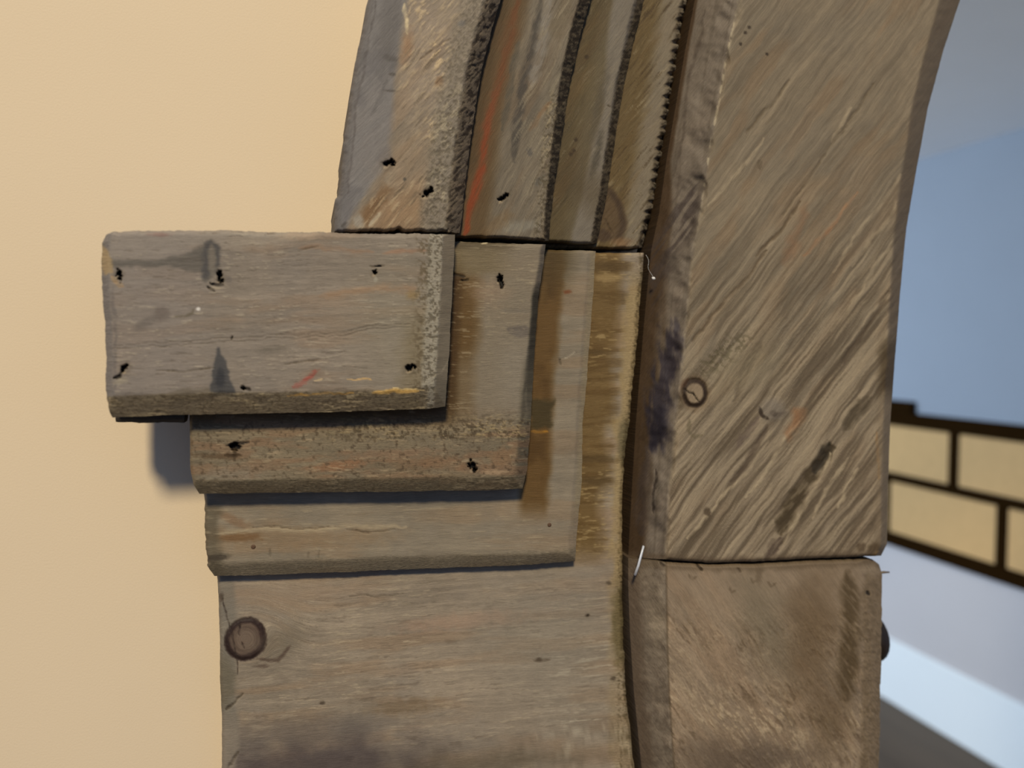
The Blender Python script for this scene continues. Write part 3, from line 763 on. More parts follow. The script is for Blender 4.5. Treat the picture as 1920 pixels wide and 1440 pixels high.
def common2(c, nm):
    c.rough[:] = 0.3
def paint_A2(c):
    weather(c, (112, 92, 60), 0.12, 0.14, 0.0002, 60, 4.5)
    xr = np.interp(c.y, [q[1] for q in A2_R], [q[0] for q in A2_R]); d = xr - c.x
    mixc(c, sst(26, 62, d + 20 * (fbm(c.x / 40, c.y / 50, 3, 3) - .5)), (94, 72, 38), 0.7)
    mixc(c, (1 - sst(30, 60, d + 24 * (fbm(c.al / 70, c.ac / 8, 4, 3) - .5))), (128, 113, 92), 0.75)
    flecks(c, np.ones_like(c.x), (150, 130, 96), 0.62, 40, 3, 0.6, 0.0003)
    flecks(c, np.ones_like(c.x), (66, 48, 26), 0.66, 40, 3, 0.6, -0.0003, 4)
    # half-moon knot at the foot
    mixc(c, blob(c, 1146, 402, 24, 52, 12, .25, .1), (92, 70, 44), 0.9)
    k = blob(c, 1146, 402, 24, 52, 12, .2, .1); k2 = blob(c, 1141, 404, 18, 44, 12, .25, .1)
    mixc(c, k * (1 - k2), (66, 48, 30), 0.85)
    mixc(c, blob(c, 1130, 442, 16, 12, 0, .3, .2), (72, 52, 34), 0.8)
    mixc(c, blob(c, 1165, 455, 18, 8, 0, .7), (134, 98, 62), 0.7)
    crack(c, [(1134, 410), (1142, 425), (1152, 440)], 1.2, (56, 40, 22), .0008, .6)
    c.rough = 0.3 + 0.5 * (1 - sst(6, 14, d))
    pits(c, 1 - sst(3, 12, d), (40, 30, 18), 0.5, 4, 0.8, 0.001)
    mul(c, np.full(c.x.shape, 0.93))  # strip darkened in paint for the shading toward the right
L_ = shift(ext(A2_R), -560)
o = board('casing_strip', cas, [L_[0], ext(A2_R)[0]], [(L_[-1][0], 468), (1122, 468), (1160, 467), (1204, 464)], L_, ext(A2_R), 0.0205, paint_A2,
          dict(r=(11, 0.006, 1.6), b=(4, .002, 1)), 0.0, 2.0, 52, 63, (.5, 1.5, .5, 1.2), teeth=(20, 3.2))
o['label'] = 'narrow brown strip with a saw-toothed edge and half-moon knot'
def paint_B2(c):
    weather(c, (92, 74, 44), 0.14, 0.12, 0.0002, 70, 5)
    xr = np.interp(c.y, [q[1] for q in B2_R], [q[0] for q in B2_R]); d = xr - c.x
    wv = 16 * (fbm(c.x / 30, c.y / 60, 3, 3) - .5)
    w0 = np.interp(c.y, [0, 60, 200, 270, 460], [58, 50, 32, 38, 52])
    pale = sst(8, 13, d) * (1 - sst(w0 - 8, w0 + 6, d + wv))
    mixc(c, sst(25, 45, d + wv) * (1 - sst(50, 85, d + wv)), (108, 93, 68), 0.6)
    mixc(c, pale, (128, 114, 95), 0.9)
    mixc(c, blob(c, 1118, 290, 7, 45, -12, .6), (74, 64, 48), 0.7)
    mixc(c, blob(c, 1126, 190, 8, 70, -14, .6), (88, 76, 58), 0.5)
    mixc(c, blob(c, 1100, 355, 30, 60, 40, .8), (84, 66, 40), 0.5)
    for x_, y_ in ((1068, 288), (1074, 282), (1078, 262), (1100, 105)):
        mixc(c, blob(c, x_, y_, 4, 4, 0, .5), (56, 40, 22), .7)
    edge = 1 - sst(10, 16, d + 3 * (fbm(c.x / 6, c.y / 6, 9, 2) - .5))
    mixc(c, edge, (96, 80, 58), 0.8)
    pits(c, edge, (44, 34, 22), 0.50, 4.5, 0.7, 0.0007)
    crack(c, [(1139, 198), (1150, 198), (1158, 201)], 1.4, (60, 48, 32), .001, .6)
    flecks(c, np.ones_like(c.x), (140, 122, 94), 0.68, 40, 3, 0.4, 0.0002)
    c.rough = 0.25 + 0.7 * edge
    mul(c, np.full(c.x.shape, 0.9))  # shading of this side put into the strip's colour
L_ = shift(ext(B2_R), -135)
o = board('casing_strip', cas, [L_[0], ext(B2_R)[0]], [(L_[-1][0], 451), (1032, 452), (1119, 455)], L_, ext(B2_R), 0.0335, paint_B2,
          dict(r=([(-400, 20), (0, 19), (270, 15), (460, 11)], 0.009, 1.0), b=(4, .002, 1)), 0.020, 2.0, 55, 71, (.5, 1.4, .5, 1.2))
o['label'] = 'narrow brown strip with a pale right half'
def paint_C2(c):
    weather(c, (114, 99, 78), 0.10, 0.10, 0.0002, 70, 5)
    xr = np.interp(c.y, [q[1] for q in C2_R], [q[0] for q in C2_R]); d = xr - c.x
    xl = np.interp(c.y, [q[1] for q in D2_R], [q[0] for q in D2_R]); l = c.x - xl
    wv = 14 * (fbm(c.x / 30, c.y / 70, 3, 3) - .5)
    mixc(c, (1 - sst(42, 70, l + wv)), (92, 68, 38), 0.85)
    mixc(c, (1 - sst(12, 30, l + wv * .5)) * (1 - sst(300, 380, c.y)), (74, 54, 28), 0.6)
    # the long orange-red line
    pr = [(974, -10), (962, 50), (950, 100), (935, 150), (925, 180), (912, 230), (906, 270), (897, 330), (885, 370), (876, 400), (868, 440)]
    mixc(c, stroke(c, pr, 13, .8, .5, 20), (104, 66, 34), 0.6)
    rr = stroke(c, pr, 6.5, .7, .5, 16)
    mixc(c, rr * (0.22 + 0.78 * sst(90, 330, c.y)), (132, 58, 24), 0.9)
    # grey stripes
    wv2 = 7 * (fbm(c.x / 25, c.y / 40, 13, 3) - .5)
    for pts, wd, cl, k in (([(1012, -5), (1003, 60), (995, 100), (985, 140), (976, 180), (966, 240), (960, 300)], 8, (72, 63, 52), .85),
                           ([(975, 80), (962, 130), (950, 190), (942, 240)], 6, (84, 74, 58), .7),
                           ([(1030, -5), (1018, 70), (1005, 130), (1000, 160)], 11, (134, 121, 103), .8),
                           ([(1060, -5), (1045, 90), (1030, 180), (1005, 280), (985, 380)], 16, (128, 112, 88), .6)):
        mixc(c, stroke(c, pts, wd, .5, .45, 14), cl, k)
    mixc(c, polym(c, [(1028, 48), (1060, -20), (1085, -20), (1060, 60), (1045, 80)], 6, 6), (112, 94, 68), .6)
    mixc(c, stroke(c, [(1030, 190), (1010, 215), (990, 245)], 4, .8, .5), (136, 98, 60), 0.6)
    mixc(c, polym(c, [(1004, 335), (1022, 328), (1018, 342), (1008, 350), (1002, 345)], 3, 3), (94, 86, 72), .7)
    mixc(c, blob(c, 992, 284, 5, 8, 20, .5), (92, 82, 70), .8)
    mixc(c, blob(c, 975, 425, 40, 10, 5, .7, .5), (140, 130, 110), .55)
    mixc(c, blob(c, 930, 422, 30, 12, 40, .7, .5), (118, 90, 56), .55)
    flecks(c, sst(60, 90, l), (152, 134, 104), 0.64, 60, 4, 0.5, 0.0003)
    flecks(c, sst(40, 90, l), (86, 72, 52), 0.68, 60, 4, 0.5, -0.0003, 4)
    ed = np.interp(c.y, [0, 250, 380, 460], [20, 15, 10, 8])
    fz = sst(0, 4, d - ed) * (1 - sst(14, 26, d - ed)) * sst(150, 200, c.y)
    pits(c, fz, (84, 70, 48), .56, 4, .7, .0005); flecks(c, fz, (164, 142, 104), .6, 8, 3, .7, .0004, 8)
    edge = 1 - sst(0, 5, d - ed)
    mixc(c, edge, (90, 74, 50), 0.8)
    pits(c, edge, (44, 33, 20), 0.48, 4, 0.7, 0.0007, 5)
    c.rough = 0.25 + 0.6 * edge + .4 * fz
    hole(c, 939, 372, 5, 3.6, 20); hole(c, 947, 368, 4, 3, 30, .004, False)
    mul(c, np.full(c.x.shape, 0.94))  # slight overall darkening paints in the shade on this strip
L_ = shift(ext(C2_R), -215)
o = board('casing_strip', cas, [L_[0], ext(C2_R)[0]], [(L_[-1][0], 439), (866, 441), (940, 443), (1029, 450)], L_, ext(C2_R), 0.049, paint_C2,
          dict(r=([(-400, 24), (0, 23), (250, 16), (460, 8)], 0.010, 1.0), b=(4, .002, 1)), 0.0330, 2.0, 62, 83, (.5, 1.4, .5, 1.0))
o['label'] = 'strip with a long orange red line'
def paint_D2(c):
    weather(c, (130, 113, 91), 0.10, 0.12, 0.0003, 50, 4.5)
    xl = np.interp(c.y, [q[1] for q in D2_L], [q[0] for q in D2_L]); l = c.x - xl
    xr = np.interp(c.y, [q[1] for q in D2_R], [q[0] for q in D2_R]); d = xr - c.x
    wv = 14 * (fbm(c.x / 30, c.y / 50, 3, 3) - .5)
    gl = np.interp(c.y, [0, 130, 300, 330, 380, 430], [72, 80, 88, 70, 42, 18])
    grey = 1 - sst(gl - 8, gl + 10, l + wv)
    mixc(c, grey, (117, 109, 101), 0.85)
    mixc(c, grey * sst(.52, .68, fbm(c.x / 40, c.y / 60, 33, 3)), (98, 90, 84), 0.5)
    mixc(c, (1 - sst(10, 15, l)), (98, 89, 80), 0.65)
    mixc(c, stroke(c, shift(D2_L[:9], 16), 2.4, .6, .4), (84, 74, 66), 0.6)
    mixc(c, blob(c, 733, 60, 22, 70, -8, .8, .5), (94, 85, 76), 0.6)
    mixc(c, stroke(c, [(728, 145), (712, 185), (700, 215)], 3, .6, .4), (92, 84, 76), 0.6)
    mixc(c, blob(c, 732, 108, 12, 6, -15, .5), (86, 77, 68), 0.7)
    mixc(c, blob(c, 737, 138, 6, 3, 0, .5), (78, 68, 58), 0.7)
    mixc(c, blob(c, 735, 168, 14, 2.5, -5, .5), (78, 68, 58), 0.7)
    # tan centre with bright raised fibres
    ctr = sst(gl - 4, gl + 14, l + wv) * sst(44, 80, d)
    mixc(c, ctr * blob(c, 790, 90, 70, 110, 10, .9, .4), (148, 126, 102), 0.6)
    mixc(c, ctr * blob(c, 760, 395, 80, 46, 35, .9, .4), (142, 108, 72), 0.7)
    mixc(c, polym(c, [(668, 412), (700, 372), (722, 345), (735, 355), (700, 410), (690, 425)], 8, 7), (110, 78, 46), 0.75)
    mixc(c, blob(c, 770, 300, 60, 40, 45, .9, .4), (140, 114, 84), 0.5)
    mixc(c, blob(c, 762, 88, 10, 30, -10, .7), (144, 104, 68), 0.6)
    bright = ctr * np.clip(blob(c, 815, 110, 60, 140, 20, .9, .4) + blob(c, 805, 235, 36, 40, 30, .8, .4), 0, 1)
    flecks(c, bright, (206, 174, 126), 0.56, 16, 3.2, 0.75, 0.0006)
    flecks(c, ctr, (176, 150, 112), 0.63, 26, 3, 0.6, 0.0004, 3)
    flecks(c, ctr, (96, 80, 60), 0.68, 40, 3, 0.5, -0.0003, 6)
    mixc(c, stroke(c, [(762, 10), (764, 40), (760, 62)], 3, .6, .6, 5), (206, 180, 134), 0.85)
    crack(c, [(785, 110), (815, 90), (842, 70)], 1.2, (92, 74, 54), .0008, .7)
    mixc(c, blob(c, 822, 150, 7, 8, 0, .4), (128, 98, 68), .9); mixc(c, blob(c, 820, 158, 10, 4, 20, .5), (166, 136, 98), .5)
    mixc(c, blob(c, 864, 42, 8, 5, 20, .6), (96, 90, 84), .7)
    mixc(c, blob(c, 896, 69, 9, 4, 25, .4), (56, 42, 26), .9)
    # fuzzy right third
    fz = (1 - sst(60, 85, d + wv * 1.4)) * sst(18, 26, d)
    fz = fz * (0.6 + 0.4 * sst(120, 260, c.y))
    mixc(c, fz, (120, 107, 88), 0.7)
    pits(c, fz, (84, 72, 54), .54, 5, .5, .0006)
    flecks(c, fz, (164, 146, 114), .58, 9, 4, .6, .0007, 9)
    edge = 1 - sst(24, 32, d + 5 * (fbm(c.x / 7, c.y / 7, 9, 2) - .5))
    mixc(c, edge, (108, 90, 66), 0.75)
    f = fbm(c.al / 10, c.ac / 3.4, 991, 2)
    m = edge * sst(.50, .6, f); mixc(c, m, (40, 30, 19), .7); c.h -= .0009 * m
    c.rough = 0.25 + 0.6 * fz + .6 * edge
    mixc(c, stroke(c, [(690, 424), (702, 410), (712, 400)], 3.2, .5, .4, 6), (166, 148, 118), .85)
    mixc(c, blob(c, 673, 415, 8, 12, 0, .6), (150, 140, 122), .7)
    mixc(c, stroke(c, [(645, 428), (652, 420)], 3), (52, 44, 36), .7)
    hole(c, 725, 306, 5, 4.5, 0); hole(c, 737, 303, 6, 4.5, 10, .005, False)
    hole(c, 800, 362, 6, 4.5, 15); hole(c, 810, 356, 4, 4, 0, .005, False)
    mixc(c, blob(c, 759, 334, 3, 3, 0, .5), (66, 60, 50), .8)
o = board('casing_strip', cas, [ext(D2_L)[0], ext(D2_R)[0]],
          [(627, 433), (660, 434), (700, 433), (722, 434), (735, 432), (750, 428), (760, 434), (790, 431), (800, 434), (840, 434), (862, 437)],
          ext(D2_L), ext(D2_R), 0.0665, paint_D2,
          dict(r=([(-400, 36), (0, 34), (250, 30), (440, 26)], 0.0115, 1.4), l=(9, .003, 2), b=(4, .002, 1)), 0.0, 2.0, 48, 97, (1.6, 1.2, .5, 1.6))
o['label'] = 'broad grey and tan strip with fuzzy right edge'

# ------------------------------------------------------------------ curved arch timber and the post below it
BEAM_R = [(1830, -90), (1800, 0), (1770, 90), (1740, 200), (1713, 350), (1699, 430), (1687, 560), (1676, 700), (1669, 800), (1665, 900),
          (1664, 980), (1663, 1020), (1652, 1042)]
RIDGE_L = [(-420, 90), (0, 87), (100, 85), (350, 82), (650, 84), (900, 76), (1050, 74)]
def paint_beam(c):
    st = weather(c, (119, 102, 78), 0.09, 0.10, 0.00035, 160, 8)
    xl = np.interp(c.y, [q[1] for q in BEAM_L], [q[0] for q in BEAM_L]); l = c.x - xl
    xr = np.interp(c.y, [q[1] for q in BEAM_R], [q[0] for q in BEAM_R]); d = xr - c.x
    rl = np.interp(c.y, [q[0] for q in RIDGE_L], [q[1] for q in RIDGE_L]) - 6
    face = sst(-4, 6, l - rl)
    down = sst(300, 800, c.y + 0.5 * (c.x - 1400))
    mixc(c, face * sst(600, 1000, c.y), (132, 111, 85), 0.6)
    # raised grain: pale ridges, darker furrows, coarser toward the lower right
    rg = fbm(c.al / 190, c.ac / 9.0, c.seed + 201, 4)
    mk = face * down
    m1 = sst(.50, .62, rg) * mk; m2 = sst(.52, .40, rg) if False else (1 - sst(.36, .47, rg)) * mk
    mixc(c, m1, (152, 131, 101), .62); mixc(c, m2, (88, 72, 52), .7)
    c.h += .0011 * (rg - .5) * mk * 2
    rg2 = fbm(c.al / 120, c.ac / 4.0, c.seed + 231, 3)
    mixc(c, sst(.56, .68, rg2) * face * (.35 + .65 * down), (158, 136, 104), .5)
    mixc(c, (1 - sst(.30, .42, rg2)) * face * (.35 + .65 * down), (84, 68, 48), .55)
    c.h += .0004 * (rg2 - .5) * face
    # dark long furrows
    for pts, wd, cl, k in (([(1562, 838), (1540, 870), (1510, 910), (1480, 960), (1460, 1000)], 13, (62, 48, 28), .85),
                           ([(1558, 832), (1540, 862), (1528, 885)], 9, (42, 34, 22), .75),
                           ([(1625, 745), (1600, 780), (1580, 806)], 11, (78, 64, 44), .8),
                           ([(1430, 640), (1410, 680), (1395, 720), (1380, 750)], 7, (84, 68, 48), .5),
                           ([(1670, 550), (1620, 620), (1580, 680)], 5, (78, 62, 44), .5),
                           ([(1440, 470), (1400, 520), (1340, 590), (1300, 640)], 3.5, (86, 68, 46), .7),
                           ([(1500, 380), (1455, 440), (1420, 480)], 3, (82, 64, 42), .7),
                           ([(1640, 160), (1600, 220), (1540, 300), (1470, 400)], 2.4, (92, 76, 54), .6),
                           ([(1480, 150), (1440, 200), (1400, 250)], 3, (88, 72, 50), .6),
                           ([(1440, 800), (1420, 830), (1395, 870), (1370, 900)], 5, (76, 60, 44), .7),
                           ([(1460, 1010), (1445, 1040), (1436, 1050)], 8, (66, 50, 38), .7)):
        m = stroke(c, pts, wd, .6, .5, 14); mixc(c, m, cl, k); c.h -= .0010 * m
    for pts in ([(1600, 200), (1560, 270)], [(1690, 330), (1640, 400), (1560, 510)], [(1680, 440), (1630, 520), (1560, 620)], [(1560, 850), (1540, 900), (1500, 960), (1460, 1030)],
                [(1590, 860), (1560, 910), (1520, 970)], [(1610, 880), (1570, 950)], [(1440, 830), (1400, 880), (1340, 950), (1290, 1010)],
                [(1500, 790), (1460, 850), (1400, 930)], [(1430, 260), (1370, 340), (1330, 390)], [(1680, 380), (1660, 420), (1600, 500)]):
        m = stroke(c, pts, 3.0, .6, .5, 14) * (1 if pts[0][1] > 600 else .7); mixc(c, m, (172, 149, 114), .75); c.h += .0006 * m
    # orange resin spots
    mixc(c, polym(c, [(1510, 385), (1490, 420), (1472, 470), (1470, 494), (1482, 490), (1500, 465), (1495, 440), (1515, 405)], 9, 8), (128, 94, 64), .6)
    mixc(c, stroke(c, [(1605, 360), (1570, 410), (1530, 450), (1506, 480)], 3.4, .7, .5), (150, 106, 70), .6)
    mixc(c, polym(c, [(1487, 765), (1508, 768), (1506, 785), (1490, 806), (1478, 826), (1474, 815), (1484, 790)], 9, 8), (136, 90, 54), .65)
    mixc(c, stroke(c, [(1645, 810), (1648, 900)], 2.5, .6, .5), (150, 106, 56), .6)
    # open knot
    kx, ky = 1303, 737
    dx, dy = (c.x - kx) / 23.0, (c.y - ky) / 27.0
    a = np.arctan2(dy, dx)
    r = np.hypot(dx, dy) + .12 * (fbm(c.x / 6, c.y / 6, 7, 3) - .5)
    ins = 1 - sst(.9, 1.02, r)
    mixc(c, (1 - sst(1.0, 1.5, r)), (92, 70, 46), .5)
    mixc(c, ins, (136, 114, 86), .95)
    ring = sst(.60, .80, r) * (1 - sst(.96, 1.1, r))
    mixc(c, ring, (46, 32, 20), .95); c.h -= .0018 * sst(.7, .9, r) * (1 - sst(.98, 1.12, r)); c.h += .0006 * ins
    crack(c, [(1284, 731), (1295, 735), (1303, 737), (1306, 745), (1312, 753)], 1.6, (20, 14, 8), .002, .95)
    mixc(c, stroke(c, [(1262, 745), (1275, 722), (1290, 710)], 5), (84, 56, 36), .6)
    # second, healed knot and swirls
    k2 = blob(c, 1447, 768, 24, 22, 0, .4, .25); mixc(c, k2, (118, 104, 86), .7); c.h += .0012 * k2
    mixc(c, stroke(c, [(1424, 765), (1428, 780), (1442, 786)], 3.2), (48, 36, 24), .85)
    mixc(c, stroke(c, [(1448, 772), (1458, 778), (1472, 770)], 5), (78, 64, 50), .75)
    mixc(c, stroke(c, [(1420, 785), (1400, 810), (1380, 840)], 6), (92, 74, 60), .6)
    mixc(c, stroke(c, [(1292, 785), (1292, 805), (1303, 818), (1318, 812)], 3), (98, 84, 58), .6)
    sw = blob(c, 1360, 665, 60, 20, 40, .7, .4); pits(c, sw, (84, 72, 48), .52, 5, .7, .0006)
    mixc(c, blob(c, 1395, 690, 60, 40, 40, .8, .4), (128, 112, 84), .5)
    mixc(c, blob(c, 1325, 960, 6, 9, 20, .4), (72, 56, 38), .8)
    for x_, y_ in ((1438, 100), (1389, 82), (1405, 50), (1398, 60)):
        mixc(c, blob(c, x_, y_, 3, 3, 0, .4), (48, 36, 24), .8)
    mixc(c, stroke(c, [(1420, 300), (1422, 316)], 4), (84, 68, 48), .7)
    # left bevel: its own upright grain, paler and greyer, scorch plus painted-in gap shade at the rim
    lb = 1 - face
    up = fbm((c.x - xl) / 7, c.y / 420, 611, 3)
    mixc(c, lb, (113, 98, 81), .85)
    mixc(c, lb * sst(.5, .66, up), (94, 80, 63), .55); c.h += .0005 * (up - .5) * lb
    rk = np.interp(c.y, [0, 300, 430, 560, 1045], [0.14, 0.25, 0.8, 1.0, 0.85])
    rim = 1 - sst(16 * rk, 46 * rk, l + 26 * rk * (fbm(c.x / 16, c.y / 90, 613, 3) - .5))
    mixc(c, rim * lb, (62, 42, 22), .80 )
    mixc(c, lb * stroke(c, [(1322, 20), (1302, 100), (1290, 170), (1278, 250), (1262, 330)], 2.6, .6, .4), (84, 70, 56), .7)
    burn = np.clip(polym(c, [(1215, 520), (1232, 440), (1262, 380), (1300, 325), (1318, 345), (1310, 400), (1270, 470), (1240, 540), (1222, 600)], 14, 14, 22) * .85, 0, 1)
    mixc(c, burn * sst(.36, .56, fbm(c.al / 60, c.ac / 5, 617, 3)), (64, 52, 44), .85)
    b2 = np.clip(polym(c, [(1225, 690), (1240, 610), (1285, 605), (1275, 680), (1262, 740), (1252, 820), (1235, 850), (1212, 840), (1214, 740)], 12, 16, 20), 0, 1)
    mixc(c, b2 * sst(.34, .6, fbm(c.x / 9, c.y / 46, 619, 3)), (52, 44, 46), .9)
    mixc(c, polym(c, [(1216, 770), (1250, 760), (1244, 830), (1220, 845)], 8, 8), (36, 30, 34), .8)
    mixc(c, stroke(c, [(1212, 850), (1207, 930), (1204, 1000)], 9, .8, .5, 20), (66, 54, 46), .6)
    crack(c, [(1232, 880), (1228, 920), (1226, 960)], 1.6, (40, 30, 22), .001, .7)
    m = sst(-3, 1, l - rl) * (1 - sst(1, 5, l - rl)) * (.4 + .6 * (1 - sst(300, 420, c.y)))
    mixc(c, m * sst(.45, .6, fbm(c.x / 7, c.y / 12, 621, 2)), (172, 152, 118), .8)
    # right bevel
    rw = np.interp(c.y, [-90, 0, 200, 430, 700, 900], [40, 38, 30, 22, 13, 10])
    rb = 1 - sst(rw - 3, rw + 3, d)
    mixc(c, rb, (92, 76, 56), .7)
    mixc(c, (1 - sst(18, 40, d + 14 * (fbm(c.x / 20, c.y / 30, 623, 3) - .5))) * sst(620, 660, c.y) * (1 - sst(720, 760, c.y)), (66, 50, 28), .7)
    mixc(c, (1 - sst(16, 30, d)) * sst(720, 760, c.y), (122, 102, 76), .6)
    mixc(c, blob(c, 1638, 1030, 14, 14, 0, .4), (74, 56, 34), .7); mixc(c, blob(c, 1612, 1026, 9, 8, 0, .4), (76, 58, 38), .7)
    mixc(c, stroke(c, [(1636, 1040), (1650, 1034)], 3), (150, 110, 56), .7)
    jb = 1 - sst(5, 16, c.d['b'] + 8 * (fbm(c.x / 18, c.y / 9, 625, 3) - .5))
    mixc(c, jb, (88, 70, 50), .6)
    c.rough = .12 + .25 * lb + .25 * mk
bl = beam_left; br = extrap(BEAM_R, Y_TOP)
JOINT = [(1178, 1041), (1205, 1044), (1260, 1049), (1330, 1054), (1420, 1051), (1500, 1047), (1600, 1044), (1652, 1042)]
o = board('arch_timber', None, [bl[0], br[0]], JOINT, bl, br, 0.044, paint_beam,
          dict(l=(RIDGE_L, 0.026, 1.15), r=([(-420, 40), (0, 38), (200, 30), (430, 23), (700, 15), (1040, 12)], 0.011, 1.2), b=(5, .002, 1.5)),
          -0.125, 2.0, 53, 107, (.12, .3, .5, .8))
tag(o, 'broad curved timber with diagonal grain and an open knot, lining the arch opening', 'timber')

def paint_post(c):
    weather(c, (136, 114, 88), 0.08, 0.10, 0.0003, 60, 6, 0.25)
    xl = np.interp(c.y, [1050, 1200, 1300, 1440], [1178, 1182, 1189, 1203]); l = c.x - xl
    d = c.d['r']
    rl = np.interp(c.y, [1050, 1200, 1440], [71, 69, 61])
    face = sst(-3, 3, l - rl)
    f1 = face * sst(1090, 1200, c.y)
    flecks(c, f1, (160, 136, 104), .58, 16, 3.2, .5, .0006)
    flecks(c, f1, (96, 76, 54), .60, 22, 4.5, .6, -.0006, 4)
    flecks(c, f1 * sst(1250, 1330, c.y), (180, 154, 118), .60, 16, 4, .6, .0009, 8)
    mixc(c, face * blob(c, 1420, 1100, 130, 50, 0, .8, .4), (136, 114, 88), .5)
    mixc(c, face * blob(c, 1440, 1180, 40, 90, 20, .9, .4), (112, 98, 74), .55)
    mixc(c, face * blob(c, 1520, 1190, 40, 110, -6, .9, .4), (98, 76, 50), .7)
    mixc(c, face * stroke(c, [(1590, 1070), (1598, 1130), (1590, 1220), (1585, 1310)], 17, .7, .4, 22), (74, 57, 34), .8)
    mixc(c, face * blob(c, 1560, 1350, 30, 60, -10, .9, .4), (92, 72, 48), .6)
    mixc(c, face * blob(c, 1400, 1430, 110, 40, 0, .9, .5), (86, 70, 54), .7)
    rd = (1 - sst(28, 40, d + 10 * (fbm(c.x / 14, c.y / 22, 5, 3) - .5)))
    mixc(c, rd, (120, 98, 70), .75)
    pits(c, rd, (96, 78, 54), .56, 6, .4, .0004)
    mixc(c, blob(c, 1632, 1066, 22, 12, -20, .5), (144, 122, 94), .7)
    for pts in ([(1629, 1110), (1634, 1118)],):
        crack(c, pts, 2.4)
    # left bevel
    lb = 1 - face
    mixc(c, lb, (117, 101, 81), .85)
    fz = fbm(c.x / 7, c.y / 7, 33, 3)
    mixc(c, lb * sst(.5, .62, fz), (98, 82, 64), .5); c.h += .0005 * (fz - .5) * lb
    mixc(c, lb * (1 - sst(10, 34, l + 12 * (fbm(c.x / 14, c.y / 30, 8, 3) - .5))), (84, 66, 48), .7)
    mixc(c, lb * blob(c, 1232, 1160, 14, 50, 0, .8, .5), (146, 126, 98), .5)
    m = sst(-3, 0, l - rl) * (1 - sst(0, 3, l - rl)); mixc(c, m, (80, 64, 44), .6); c.h -= .0006 * m
    # scuffs under the joint
    tp = 1 - sst(6, 20, c.d['t'] + 10 * (fbm(c.x / 16, c.y / 9, 44, 3) - .5))
    mixc(c, tp, (92, 74, 52), .6)
    for pts in ([(1306, 1056), (1316, 1068)], [(1238, 1057), (1246, 1066)], [(1385, 1062), (1392, 1072)]):
        crack(c, pts, 2.2, (48, 36, 24), .002, .8)
    for x_, y_ in ((1416, 1085), (1445, 1094), (1375, 1104), (1298, 1080)):
        mixc(c, stroke(c, [(x_ - 6, y_ - 4), (x_, y_ + 5), (x_ + 7, y_)], 2.2), (94, 76, 54), .6)
    mixc(c, blob(c, 1424, 1070, 6, 22, 0, .6), (98, 80, 58), .6)
    c.rough = .2 + .4 * face * sst(1100, 1200, c.y) + .35 * lb + .3 * rd
FC, FD = foot(1218, 1650, 0.043), foot(1640, 1650, 0.043)
o = board('post_timber', None, [(1178, 1046), (1205, 1050), (1260, 1055), (1330, 1059), (1420, 1057), (1500, 1053), (1600, 1050), (1636, 1049), (1648, 1058)],
          [FC, FD],
          [(1178, 1046), (1178, 1100), (1182, 1200), (1189, 1300), (1199, 1400), (1203, 1440), (1218, 1650), FC],
          [(1648, 1058), (1654, 1077), (1653, 1150), (1652, 1250), (1650, 1300), (1648, 1440), (1640, 1650), FD],
          0.043, paint_post, dict(l=([(1050, 75), (1440, 64)], 0.019, 1.1), r=(44, 0.012, 1.8), t=(6, .0025, 1.5)), -0.125, 2.0, -56, 113, (.15, 1.3, .9, .5))
tag(o, 'straight rough sawn post below the curved timber, furry diagonal fibres', 'timber')

# ------------------------------------------------------------------ small things
def tube(name, pts, radii, mat, parent=None, n=8, smooth=True):
    pts = [np.array(p, float) for p in pts]
    V, Fs = [], []
    for i, p in enumerate(pts):
        tdir = pts[min(i + 1, len(pts) - 1)] - pts[max(i - 1, 0)]; tdir /= np.linalg.norm(tdir)
        a = np.cross(tdir, [0.3, 0.9, 0.1]); a /= np.linalg.norm(a); b = np.cross(tdir, a)
        r = radii[i] if hasattr(radii, '__len__') else radii
        for k in range(n):
            th = 2 * math.pi * k / n; V.append(p + r * (a * math.cos(th) + b * math.sin(th)))
    for i in range(len(pts) - 1):
        for k in range(n):
            Fs.append((i * n + k, i * n + (k + 1) % n, (i + 1) * n + (k + 1) % n, (i + 1) * n + k))
    Fs += [tuple(range(n - 1, -1, -1)), tuple(range((len(pts) - 1) * n, len(pts) * n))]
    return mesh_obj(name, V, Fs, mat, parent, smooth)
# staple across the joint between curved timber and post
p = [at_t([1206], [1025], 0.022)[0], at_t([1206], [1025], 0.0375)[0], at_t([1202], [1042], 0.0395)[0], at_t([1197], [1060], 0.0392)[0],
     at_t([1191], [1077], 0.037)[0], at_t([1191], [1077], 0.022)[0]]
o = tube('staple', p, 0.0008, m_steel)
tag(o, 'thin silver staple driven across the joint above the post', 'staple')
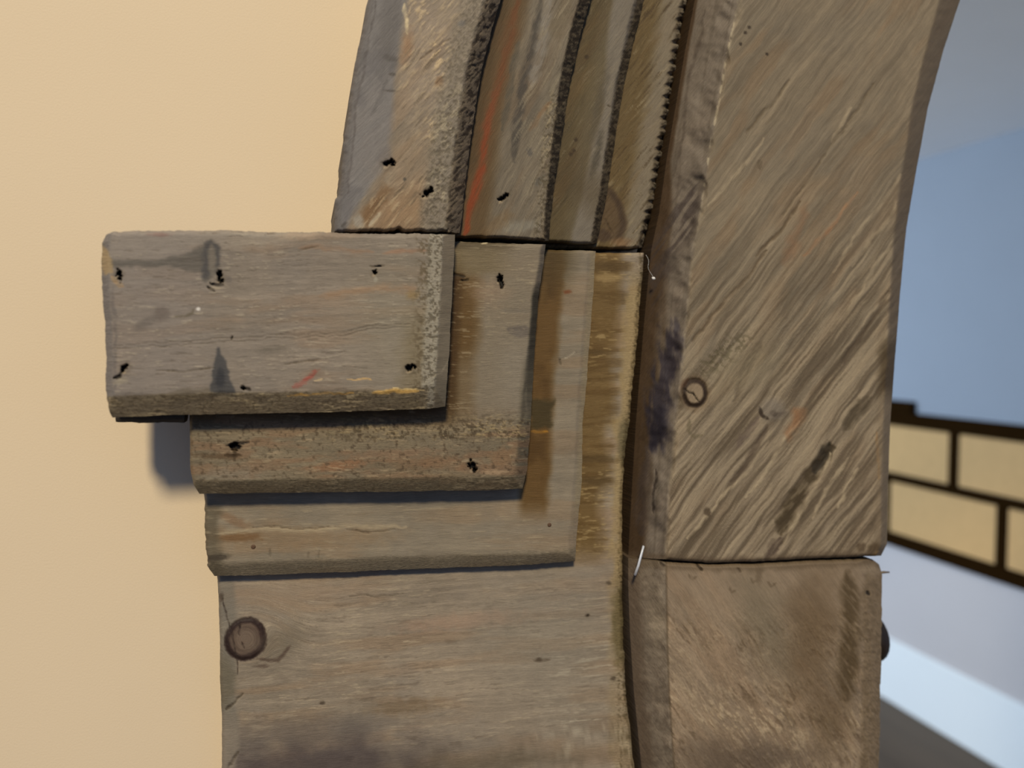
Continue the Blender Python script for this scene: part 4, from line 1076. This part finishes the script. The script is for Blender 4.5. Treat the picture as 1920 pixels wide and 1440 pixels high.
# lint with a thread, caught between plank and curved timber
p = [at_t([1211 + 1.2 * k + 2.5 * math.sin(k * .8)], [478 + 4.4 * k], 0.026 + 0.0004 * k)[0] for k in range(11)]
le = empty('lint', p[-1]); tag(le, 'tiny white lint hanging on a thread beside the curved timber', 'lint')
tube('thread', p, 0.00007, m_lint, le, 5)
q = p[-1]
rs = [0.0001, 0.0008, 0.0011, 0.0008, 0.0001]
tube('tuft', [q + np.array([0.0006 * k, 0.0, -0.0005 * k + 0.0003 * math.sin(k)]) for k in range(-2, 3)], rs, m_lint, le, 7)
# rusty nail heads in the third step
for x_, y_ in ((475, 1025), (1030, 984)):
    c0 = at_t([x_], [y_], 0.0334)[0]
    tube('nail_head', [c0 + np.array([0, 0.003, 0]), c0 + np.array([0, -0.0003, 0]), c0 + np.array([0, -0.0006, 0])], [0.0013, 0.0013, 0.0007], m_rust, imp, 10, False)
# splinter at the post's right edge
p0 = at_t([1640], [1076], 0.032)[0]; p1 = at_t([1656], [1073], 0.030)[0]; p2 = at_t([1667], [1073], 0.028)[0]
post = bpy.data.objects['post_timber']
tube('splinter', [p0, p1, p2], [0.0009, 0.0010, 0.0006], noise_mat('splinter_wood', (0.16, 0.12, 0.08), .8, .3, 1500), post, 6)
# dark turned knob on the post's flank, only its tip shows past the edge
flank = at_t([1652], [1190], 0.031)[0]; flank[2] = at_t([1665], [1190], -0.018)[0][2]
prof = [(0.0, 0.0), (0.006, 0.0), (0.0085, 0.12), (0.0095, 0.35), (0.0180, 0.52), (0.0205, 0.66), (0.0185, 0.84), (0.011, 0.96), (0.0, 1.0)]
nk = 22
def knob_verts(prot):
    return np.array([(flank[0] - 0.001 + h_ * prot, 0.018 + r_ * math.cos(2 * math.pi * k / nk), flank[2] + r_ * math.sin(2 * math.pi * k / nk))
                     for r_, h_ in prof for k in range(nk)])
def px_max(V):
    d = V - CAM
    return (960 + F_PX * (d @ RGT) / (d @ FWD)).max()
lo, hi = 0.005, 0.12
for _ in range(30):
    mid_ = (lo + hi) / 2
    if px_max(knob_verts(mid_)) > 1669: hi = mid_
    else: lo = mid_
V = knob_verts(lo)
Fs = [(i * nk + k, i * nk + (k + 1) % nk, (i + 1) * nk + (k + 1) % nk, (i + 1) * nk + k) for i in range(len(prof) - 1) for k in range(nk)]
o = mesh_obj('knob', V, Fs, m_dark, None, True)
tag(o, 'dark round knob peeking out from behind the lower post', 'knob')
